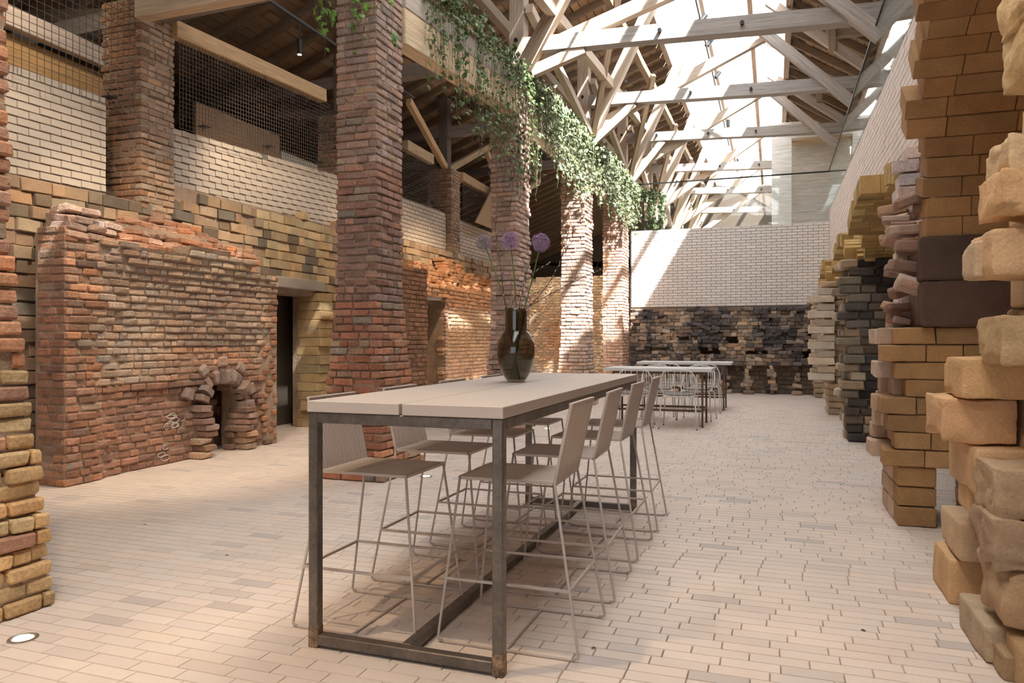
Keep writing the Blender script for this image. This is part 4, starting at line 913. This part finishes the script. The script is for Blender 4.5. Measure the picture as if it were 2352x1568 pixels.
# ================================================================== BAR STOOLS
def make_stool(label):
    t = thing('bar_stool', (0, 0, 0), label, 'bar stool', 'greige wire bar stools round the long table'); r = .0062
    sw, zs = .19, .715      # half width, seat height; local +x = back side
    xf, xb = -.235, .195; bxf, bxb, bw_ = -.315, .315, .25
    for s in (-1, 1):
        for nm, xt, xo in (('leg', xf, bxf), ('leg', xb, bxb)):
            b = Box(); sg = 1 if xo > 0 else -1
            b.tube([(xt, s * sw, zs - .006), (xt + (xo - xt) * .96, s * (sw + (bw_ - sw) * .965), .035), (xo - sg * .004, s * bw_, .016), (xo - sg * .03, s * bw_, r)], r, 8); b.build(nm, GREIGE, t, smooth=True)
        b = Box(); b.tube([(bxf + .03, s * bw_, r), (bxb - .03, s * bw_, r)], r, 8); b.cube((-.2, s * bw_ - .006, 0), (-.16, s * bw_ + .006, .004)); b.build('runner', GREIGE, t)
    b = Box(); b.tube([(.0, -bw_, r), (.0, bw_, r)], r, 6); b.build('floor_bar', GREIGE, t)
    f = (zs - .275) / zs
    def at(xt, xo, s): return (xt + (xo - xt) * f, s * (sw + (bw_ - sw) * f), .275)
    for a, c in ((at(xf, bxf, -1), at(xf, bxf, 1)), (at(xb, bxb, -1), at(xb, bxb, 1)), (at(xf, bxf, -1), at(xb, bxb, -1)), (at(xf, bxf, 1), at(xb, bxb, 1))):
        b = Box(); b.tube([a, c], .0055, 4, square=True); b.build('footrest', GREIGE, t)
    b = Box(); 
    for s in (-1, 1): b.cube((xf, s * sw - .006, zs - .013), (xb, s * sw + .006, zs))
    b.cube((xf - .006, -sw - .006, zs - .013), (xf + .006, sw + .006, zs)); b.cube((xb - .006, -sw - .006, zs - .013), (xb + .006, sw + .006, zs)); b.build('seat_frame', GREIGE, t)
    b = Box(); n = 19
    for i in range(n): y = -sw + .012 + (2 * sw - .024) * i / (n - 1); b.cube((xf + .004, y - .0043, zs - .008), (xb, y + .0043, zs + .001))
    b.build('seat', GREIGE, t, kind='stuff')
    bx = .268; zb = 1.04
    b = Box()
    for i in range(n):
        y = -sw + .012 + (2 * sw - .024) * i / (n - 1); V = []
        for (x, z) in ((xb, zs - .004), (bx, zb)):
            for dx, dy in ((-.0045, -.0043), (.0045, -.0043), (.0045, .0043), (-.0045, .0043)): V.append((x + dx, y + dy, z))
        b.addm(V, [(0, 1, 5, 4), (1, 2, 6, 5), (2, 3, 7, 6), (3, 0, 4, 7), (3, 2, 1, 0), (4, 5, 6, 7)])
    b.build('backrest', GREIGE, t, kind='stuff')
    for s in (-1, 1): b = Box(); b.tube([(xb, s * sw, zs - .006), (bx, s * (sw + .002), zb)], .006, 4, square=True); b.build('back_upright', GREIGE, t)
    b = Box(); b.cube((bx - .009, -sw - .008, zb - .004), (bx + .009, sw + .008, zb + .006), bev=.002); b.build('back_rail', GREIGE, t)
    return t
def copy_thing(src, loc, rz_, label, group=None):
    r = src.copy(); COL.objects.link(r); r.location = loc; r.rotation_euler = (0, 0, rz_); r['label'] = label
    if group: r['group'] = group
    for ch in list(src.children):
        c = ch.copy(); COL.objects.link(c); c.parent = r
        for g in list(ch.children): d = g.copy(); COL.objects.link(d); d.parent = c
    return r
ordn = ['nearest', 'second', 'third', 'farthest']
first = None
for s, side in ((1, 'right'), (-1, 'left')):
    for i in range(4):
        Y = (3.17, 3.87, 4.60, 5.32)[i] if s > 0 else (3.10, 3.80, 4.53, 5.25)[i]
        X = -1.06 if s > 0 else -1.755
        lab = f'{ordn[i]} greige wire bar stool on the {side} side of the long table'
        rz_ = 0 if s > 0 else PI
        rz_ += random.gauss(0, .012)
        if first is None: first = make_stool(lab); first.location = (X, Y, 0); first.rotation_euler = (0, 0, rz_)
        else: copy_thing(first, (X, Y, 0), rz_, lab)

# ================================================================== VASE, ALLIUMS, TWIGS
VC = Vector((-1.505, 4.33, TZ))
t = thing('glass_vase', VC, 'tall smoked glass vase half filled with water on the long table', 'vase')
pr = [(.0, .004), (.05, .004), (.059, .012), (.086, .055), (.108, .12), (.118, .185), (.113, .245), (.095, .285), (.074, .312), (.069, .325), (.068, .455)]
inn = [(.0655, .455), (.0665, .33), (.072, .312), (.092, .284), (.109, .245), (.115, .19), (.105, .12), (.083, .058), (.055, .018), (.0, .012)]
def smoothp(p, n=5):
    out = []
    for i in range(len(p) - 1):
        a, b_ = np.array(p[max(i - 1, 0)]), np.array(p[i]); c, d = np.array(p[i + 1]), np.array(p[min(i + 2, len(p) - 1)])
        for k in range(n): u_ = k / n; out.append(tuple(.5 * ((2 * b_) + (-a + c) * u_ + (2 * a - 5 * b_ + 4 * c - d) * u_ ** 2 + (-a + 3 * b_ - 3 * c + d) * u_ ** 3)))
    out.append(p[-1]); return [(max(0, r), z) for r, z in out]
b = Box(); b.lathe(smoothp(pr) + smoothp(inn), (0, 0, 0), 48); b.build('glass_body', SMOKE, t, smooth=True)
b = Box(); b.lathe([(.0, .015), (.053, .02), (.081, .058), (.103, .12), (.109, .15)], (0, 0, 0), 40); b.lathe([(.109, .15), (0, .1501)], (0, 0, 0), 40); b.build('water', WATER, t, smooth=False)
def curve(p0, p1, p2, n=14): return [p0.lerp(p1, i / n).lerp(p1.lerp(p2, i / n), i / n) for i in range(n + 1)]
def vp(px, py, dy=0): 
    d = 4.56 + dy; return Vector((d * (-sn + uu(px) * cs), d * (cs + uu(px) * sn), EYE + (CY - py) / FPX * d))
for k, (hx, hy, bx_, col, r, lab, dy) in enumerate(((1112, 557, 1166, LILACG, .052, 'left faded allium flower, greyish purple head', .03), (1172, 553, 1186, LILAC, .060, 'middle allium flower, pale purple head', -.02), (1242, 557, 1203, LILAC, .058, 'right allium flower, brightest purple head', .0))):
    H = vp(hx, hy, dy); N_ = vp(bx_, 712, dy * .2); B_ = VC + Vector(((H.x - VC.x) * -.12, (H.y - VC.y) * -.1, .02))
    t = thing('allium_flower', B_, lab, 'flower'); b = Box(); mid = N_.lerp(H, .45) + Vector((.008, 0, 0)); b.tube([p - B_ for p in [B_, B_.lerp(N_, .5)] + curve(N_, mid, H)], .0038, 6); b.build('stem', STEM, t, smooth=True)
    b = Box(); b2 = Box(); hc = H - B_
    for i in range(190):
        z = 1 - 2 * (i + .5) / 190; a = i * 2.39996; q = math.sqrt(1 - z * z); d = Vector((q * math.cos(a), q * math.sin(a), z)); rr = r * random.uniform(.72, 1.02); p = hc + d * rr
        b2.tube([hc, p], .0005, 3, cap=False)
        e1 = d.orthogonal().normalized(); e2 = d.cross(e1); ph = random.random() * 6
        for j in range(6):
            an = ph + j * PI / 3; w_ = e1 * math.cos(an) + e2 * math.sin(an); s_ = e1 * -math.sin(an) + e2 * math.cos(an); tip = p + w_ * .0105 + d * .003; m_ = p + w_ * .005
            b.addm([p, m_ + s_ * .0014, tip, m_ - s_ * .0014], [(0, 1, 2, 3)])
    b2.build('pedicels', STEM, t, kind='stuff'); b.build('florets', col, t, kind='stuff')
tw = [((1162, 712), (1150, 620), (1130, 470), .0034, 'upright bare dark twig rising highest to the left of the flowers'), ((1205, 712), (1290, 640), (1306, 525), .003, 'budding twig leaning right behind the brightest flower'), ((1208, 710), (1290, 655), (1408, 606), .0032, 'long budding twig reaching farthest to the right'), ((1172, 712), (1190, 640), (1268, 600), .0028, 'thin twig curving right below the flowers'), ((1190, 720), (1204, 640), (1219, 592), .003, 'short budding twig between middle and right flower'), ((1200, 690), (1250, 658), (1330, 640), .0018, 'thinnest twig running low toward the right')]
for k, (a, m_, e, r, lab) in enumerate(tw):
    A, Mi, E_ = vp(*a), vp(*m_, dy=.03 * (k % 3 - 1)), vp(*e, dy=.05 * (k % 3 - 1)); B_ = VC + Vector(((A.x - VC.x) * -.5, (A.y - VC.y) * -.5 + .01 * k - .03, .02))
    t = thing('bare_twig', B_, lab, 'twig'); pts = [B_, B_.lerp(A, .5)] + curve(A, Mi, E_, 16); n = len(pts); pts = [p + Vector((NC(), NC(), NC())) * .0012 for p in pts]
    b = Box(); b.tube([p - B_ for p in pts], [r * (1 - .6 * i / n) for i in range(n)], 6)
    for q in range(3, n - 3, 4):
        d = Vector((NC() * .5 + .6, NC() * .4, abs(NC()) + .3)).normalized() * random.uniform(.03, .10); b.tube([pts[q] - B_, pts[q] + d - B_], [r * .5, r * .25], 5)
    b.build('stem', TWIG, t, smooth=True); b = Box()
    for q in range(3, n): 
        for _ in range(2):
            p = pts[q].lerp(pts[q - 1], random.random()) - B_ + Vector((NC(), NC(), NC())) * .002; rr = random.uniform(.0022, .004); V, Q, T = rbox((.28, .28, .28)); b.addm(V * rr * 2 + np.array(p), [tuple(x) for x in Q] + [tuple(x) for x in T])
    b.build('buds', BUD, t, kind='stuff')

# ================================================================== IVY
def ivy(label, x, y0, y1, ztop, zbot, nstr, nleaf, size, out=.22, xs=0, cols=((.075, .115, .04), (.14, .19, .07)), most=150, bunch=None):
    t = thing('ivy', (x, (y0 + y1) / 2, ztop), label, 'ivy plant'); c = t.location; b = Box(); P = Pieces(); pts_all = []
    for i in range(nstr):
        y = y0 + (y1 - y0) * (i + random.random()) / nstr; zb = zbot((y - y0) / (y1 - y0)) + random.uniform(-.12, .45); zt = ztop + random.uniform(-.05, .12)
        p = Vector((x - .05 + xs * (random.random() - .5), y, zt)); pts = [p - Vector((.15, 0, .02)), p]; q = p + Vector((random.uniform(.03, out), 0, -.04)); pts.append(q); 
        while q.z > zb:
            q = q + Vector((NC() * .012, NC() * .018, -.09)); pts.append(q)
        b.tube([v - c for v in pts], .0022 if y < 11 else .003, 4, cap=False); pts_all.append(pts)
    b.build('vines', VINE, t, kind='stuff')
    for i in range(nleaf):
        pts = random.choice(pts_all); k = random.randrange(1, len(pts)) if random.random() < .62 else random.randrange(1, min(6, len(pts)))
        p = pts[k - 1].lerp(pts[k], random.random()) + Vector((abs(NC()) * .03, NC() * .03, NC() * .03))
        yaw = random.gauss(-.4, .9); tilt = random.gauss(.35, .4)
        # local y of the leaf points down and outward, z faces the nave
        N = Vector((math.cos(tilt) * math.cos(yaw), math.cos(tilt) * math.sin(yaw), math.sin(tilt))); Y = Vector((0, 0, -1)) + Vector((NC(), NC(), NC())) * .45; Y = (Y - N * Y.dot(N)).normalized(); X = Y.cross(N)
        s = size * random.uniform(.55, 1.15)
        P.add(np.array(p), np.array([X, Y, N]).T, (s, s, s), jcol(mixc(cols[0], cols[1], random.random()), .2, .08), 'leaf')
    P.emit(t, 'leaf', IVY, most)
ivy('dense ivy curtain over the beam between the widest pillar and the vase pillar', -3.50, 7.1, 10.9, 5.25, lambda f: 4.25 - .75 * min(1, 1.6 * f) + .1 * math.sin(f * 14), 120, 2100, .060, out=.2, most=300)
ivy('sunlit ivy curtain between the second and third pillar', -3.50, 10.9, 14.5, 5.28, lambda f: 4.25 + .25 * math.cos(f * 5), 120, 3000, .075, out=.26, cols=((.15, .19, .09), (.27, .31, .17)), most=150)  # sunlight painted into paler, whiter leaf colours
ivy('farthest sunlit ivy curtain beside the glass balustrade', -3.48, 14.6, 19.0, 5.30, lambda f: 4.2 - .15 * f, 110, 2600, .085, out=.3, cols=((.15, .19, .09), (.27, .31, .17)), most=120)  # same pale leaves, sun put into their colour
ivy('small green ivy sprig at the top of the widest pillar', -3.74, 5.96, 6.12, 5.0, lambda f: 4.15, 20, 170, .085, out=.12, xs=.75, cols=((.14, .26, .05), (.2, .34, .08)), most=110)
ivy('dark ivy bush behind the glass at the left end of the balustrade', -3.2, 19.3, 20.3, 5.2, lambda f: 4.2, 24, 500, .09, out=.5, most=60)

# ================================================================== FAR TABLES AND CHAIRS
def far_table(label, x0, x1, y0, y1, z, top):
    t = thing('side_table', ((x0 + x1) / 2, (y0 + y1) / 2, 0), label, 'table', 'narrow tables by the blackened wall'); c = t.location; hx, hy = (x1 - x0) / 2, (y1 - y0) / 2
    b = Box(); b.cube((-hx, -hy, z - .05), (hx, hy, z), bev=.004); b.build('tabletop', top, t)
    for sx in (-1, 1):
        for sy in (-1, 1):
            x, y = sx * (hx - .14), sy * (hy - .06); b = Box(); b.cube((x - .014, y - .014, .01), (x + .014, y + .014, z - .05)); b.lathe([(0, 0), (.024, 0), (.024, .008), (.01, .014)], (x, y, 0), 10); b.build('leg', BROWNM, t)
    for zz, nm in ((z - .085, 'apron'), (.23, 'stretcher')):
        for sy in (-1, 1): b = Box(); y = sy * (hy - .06); b.cube((-hx + .14, y - .01, zz), (hx - .14, y + .01, zz + .03)); b.build(nm, BROWNM, t)
        for sx in (-1, 1): b = Box(); x = sx * (hx - .14); b.cube((x - .01, -hy + .06, zz), (x + .01, hy - .06, zz + .03)); b.build(nm, BROWNM, t)
FT = M('pale_table_top', (.70, .70, .68), rough=.5)
far_table('narrow pale table with thin brown legs, the nearer of the two far tables', -2.5, -.87, 11.38, 12.2, .885, FT)
far_table('narrow pale table with thin brown legs, right in front of the blackened wall', -2.5, -.74, 14.3, 15.1, .90, FT)
def make_chair(label):
    t = thing('wire_chair', (0, 0, 0), label, 'chair', 'white wire chairs at the far tables'); r = .011
    # local +y is the back of the chair
    zs = .50
    for sx in (-1, 1):
        for sy in (-1, 1):
            b = Box(); b.tube([(sx * .16, sy * .14, zs - .03), (sx * .23, sy * .20, zs - .035), (sx * .245, sy * .215, zs - .07), (sx * .275, sy * .25, .012)], r, 8)
            lg = b.build('leg', WHITE, t, smooth=True); b = Box(); b.tube([(sx * .275, sy * .25, .012), (sx * .275, sy * .25, 0)], .0115, 8); b.build('foot_cap', BLACK, lg)
    b = Box(); N = 36; ring = [(.245 * math.cos(2 * PI * i / N), .225 * math.sin(2 * PI * i / N), zs - .02) for i in range(N + 1)]; b.tube(ring, .008, 6); b.build('seat_ring', WHITE, t, smooth=True)
    b = Box()
    for i in range(9): x = -.2 + i * .05; y = .225 * math.sqrt(max(0, 1 - (x / .245) ** 2)); b.tube([(x, -y, zs - .02), (x, y, zs - .02)], .004, 4)
    b.build('seat_rods', WHITE, t, kind='stuff')
    b = Box(); b.lathe([(0, 0), (.2, 0), (.218, .012), (.218, .028), (.2, .038), (0, .038)], (0, 0, zs - .012), 28); b.build('seat_pad', GREY, t, smooth=True)
    hoop = [(-.27, .06, zs + .02), (-.262, .16, zs + .18), (-.245, .225, zs + .27), (-.20, .265, zs + .345), (-.13, .285, zs + .375), (0, .295, zs + .385), (.13, .285, zs + .375), (.20, .265, zs + .345), (.245, .225, zs + .27), (.262, .16, zs + .18), (.27, .06, zs + .02)]
    hp = [Vector(h) for h in hoop]; sm = []
    for i in range(len(hp) - 1):
        for k in range(3): sm.append(hp[i].lerp(hp[i + 1], k / 3))
    sm.append(hp[-1]); b = Box(); b.tube(sm, .010, 8); b.build('back_hoop', WHITE, t, smooth=True)
    b = Box()
    for i in range(4, len(sm) - 4, 2):
        p = sm[i]; a = p.x / .27 * 1.25; q = Vector((.245 * math.sin(a), .225 * math.cos(a), zs - .02)); m_ = p.lerp(q, .5) + Vector((p.x * .04, .015, 0)); b.tube([p, m_, q], .0045, 5)
    b.build('back_rods', WHITE, t, kind='stuff'); return t
ch = None
for x, y, a, lab in ((-1.33, 11.32, PI, 'white wire chair nearest the camera at the nearer far table'), (-2.0, 11.35, PI + .1, 'white wire chair left of the nearest one, partly behind the bar stools'),
                     (-1.83, 12.55, .2, 'white wire chair across the nearer far table, on its left'), (-1.2, 12.6, -.1, 'white wire chair across the nearer far table, on its right'),
                     (-1.18, 14.05, PI, 'right white wire chair before the table at the blackened wall'), (-1.85, 14.1, PI, 'left white wire chair before the table at the blackened wall')):
    a = a + PI
    if ch is None: ch = make_chair(lab); ch.location = (x, y, 0); ch.rotation_euler = (0, 0, a + PI)
    else: copy_thing(ch, (x, y, 0), a + PI, lab)
# ================================================================== LIGHTS AND FITTINGS
for (px, py, lab) in ((53, 1466, 'round recessed floor light at the lower left corner'), (978, 1094, 'round recessed floor light behind the near left bar stools'), (1257, 984, 'round recessed floor light seen through the far bar stools')):
    p = Fl(px, py); t = thing('floor_light', (p.x, p.y, 0), lab, 'floor light', 'recessed floor lights'); b = Box(); b.lathe([(0, .0), (.06, .0), (.06, .0035), (.048, .006), (.042, .002), (.042, .0)], (0, 0, 0), 28); b.build('steel_ring', M('brushed_ring', (.5, .47, .42), rough=.35, metal=.9) if 'brushed_ring' not in bpy.data.materials else bpy.data.materials['brushed_ring'], t)
    b = Box(); b.lathe([(0, .003), (.04, .003)], (0, 0, 0), 24); b.build('glowing_lens', LAMPG, t)
t = thing('light_track', (-1.42, 14, 7.9), 'thin black light track under the ridge of the skylight', 'light track'); b = Box(); b.cube((-.015, -6, -.02), (.015, 12, .02)); b.build('track', BLACK, t)
for i, (px, py) in enumerate(((1614, 43), (1629, 98), (1638, 140), (1648, 172), (1655, 205), (1673, 283), (1694, 365))):
    q = PX(px, py, -1.42); lab = ['first', 'second', 'third', 'fourth', 'fifth', 'sixth', 'seventh', 'eighth'][i] + ' black spotlight from the top along the skylight track'
    t = thing('track_spotlight', q, lab, 'spotlight', 'spotlights under the skylight'); b = Box(); d = Vector((-.5, -.4, -.75)).normalized() if i < 5 else Vector((0, 0, -1)); b.tube([-d * .11, d * .11], .055 if i < 5 else .06, 14); b.build('housing', BLACK, t)
    b = Box(); b.tube([(0, 0, 0), (0, 0, max(.1, 7.9 - q.z))], .008, 6); b.build('stem', BLACK, t)
for px, py, Y, lab in ((688, 108, 7.6, 'black pendant spotlight glowing warm above the left bay'),):
    q = PY(px, py, Y); t = thing('pendant_spotlight', q, lab, 'spotlight'); b = Box(); b.tube([(0, 0, -.09), (0, 0, .09)], .028, 14); b.build('housing', BLACK, t); b = Box(); b.tube([(0, 0, .09), (0, 0, .3)], .006, 6); b.build('stem', BLACK, t)
    b = Box(); b.tube([(0, 0, -.094), (0, 0, -.090)], .024, 14); b.build('glowing_lens', LAMPG, t)
    t = thing('light_track', (q.x, Y - 2, q.z + .32), 'dark rail carrying the pendant spotlight in the left aisle', 'light track'); b = Box(); b.cube((-.015, -1, -.015), (.015, 5, .015)); b.build('track', BLACK, t)
# warm lamps of the aisle and chambers (their own light)
WARM = (1, .80, .58)
spot('spot_left', (-4.6, 5.2, 4.6), (-6.0, 6.2, 1.2), 170, WARM, 75)
spot('spot_left', (-4.6, 7.6, 4.6), (-6.0, 7.2, .8), 150, WARM, 70)
spot('spot_left', (-4.7, 3.6, 4.6), (-6.2, 5.0, 2.2), 110, WARM, 80)
spot('spot_left', (-4.6, 12.2, 4.6), (-5.95, 13.6, 1.6), 230, (1, .76, .5), 80)
spot('spot_left', (-4.6, 10.2, 4.8), (-6.2, 11.6, 2.4), 90, (1, .76, .5), 80)
spot('spot_left', (-4.8, 16.5, 4.6), (-5.4, 19.2, 1.5), 280, (1, .8, .55), 80)
spot('spot_left', (-5.2, 7.5, 4.6), (-6.6, 8.6, 3.2), 90, WARM, 90)
spot('spot_pier', (-2.0, 1.0, 4.2), (-3.6, 2.3, 1.2), 120, (1, .78, .5), 60)
spot('spot_table', (-2.6, 1.6, 4.6), (-1.3, 2.5, 0), 190, (1, .74, .46), 50, .9)
spot('spot_vault', (2.0, 4.4, .25), (1.5, 4.9, 2.6), 9, (1, .66, .36), 120, 1)
spot('spot_pier_stone', (-.6, 2.2, 4.0), (1.0, 3.7, 1.0), 60, (1, .78, .55), 60, .8)
# chimney outside, beyond the roof glass
t = thing('chimney', (-2.6, 46, 0), 'tall round pale brick chimney seen faintly through the roof glass', 'chimney'); b = Box(); b.lathe([(3.0, 0), (2.6, 22), (2.85, 22.2), (2.85, 23.2), (2.5, 23.4), (2.3, 30), (2.0, 30)], (0, 0, 0), 40); b.build('shaft', M('pale_chimney_brick', (.72, .66, .62), var=.1), t)
P = Pieces()
for k in range(0, 40):
    z = 12 + k * .45; r = 3.0 - .4 * z / 22 + .02
    for j in range(7): th = -PI / 2 + (j - 3 + .5 * (k % 2)) * .3; P.add((-2.6 + r * math.cos(th), 46 + r * math.sin(th), z), frame((-math.sin(th), math.cos(th), 0), (math.cos(th), math.sin(th), 0)), (.8, .1, .41), jcol((.72, .65, .6), .06), 'white')
P.emit(t, 'brick', WB, 200)
# salt marks on the old oven front and dry leaves on the floor
par = [o for o in COL.objects if o.name == 'oven_ruin'][0]; b = Box(); pc = par.matrix_basis.translation
for k in range(11):
    q = PX(random.uniform(385, 442), random.uniform(955, 1058), OX); ru, rv = random.uniform(.03, .075), random.uniform(.015, .035); pts = []
    for i in range(13):
        a = 2 * PI * i / 12; y = q.y + ru * math.cos(a) * (1 + .2 * NC() * .4); z = max(.03, q.z + rv * math.sin(a) * (1 + .2 * NC() * .4)); pts.append(Vector((OX + ooff(y - OY0, z) + .006, y, z)) - pc)
    b.tube(pts, .0045, 4, cap=False)
b.build('salt_marks', M('salt', (.62, .56, .52)), par, kind='stuff')
DL = M('dry_leaf', (.13, .07, .04), rough=.8)
for px, py, lab in ((1366, 1488, 'tiny dry brown leaf on the floor right of the nearest right bar stool'), (1980, 1447, 'tiny dry leaf on the floor toward the big foreground sandstone blocks'), (520, 1275, 'tiny dry leaf on the open floor left of the long table'), (335, 1205, 'tiny dry leaf on the floor before the oven wall')):
    p = Fl(px, py); V, Q, T = TEMPL['leaf'][0]; o = link('dry_leaf', npmesh('dry_leaf', V * .022 + np.array((0, 0, .006)), [T], DL)); o.location = p; o.rotation_euler = (0, 0, random.random() * 6)
    tag(o, lab, 'leaf', 'dry leaves on the floor')
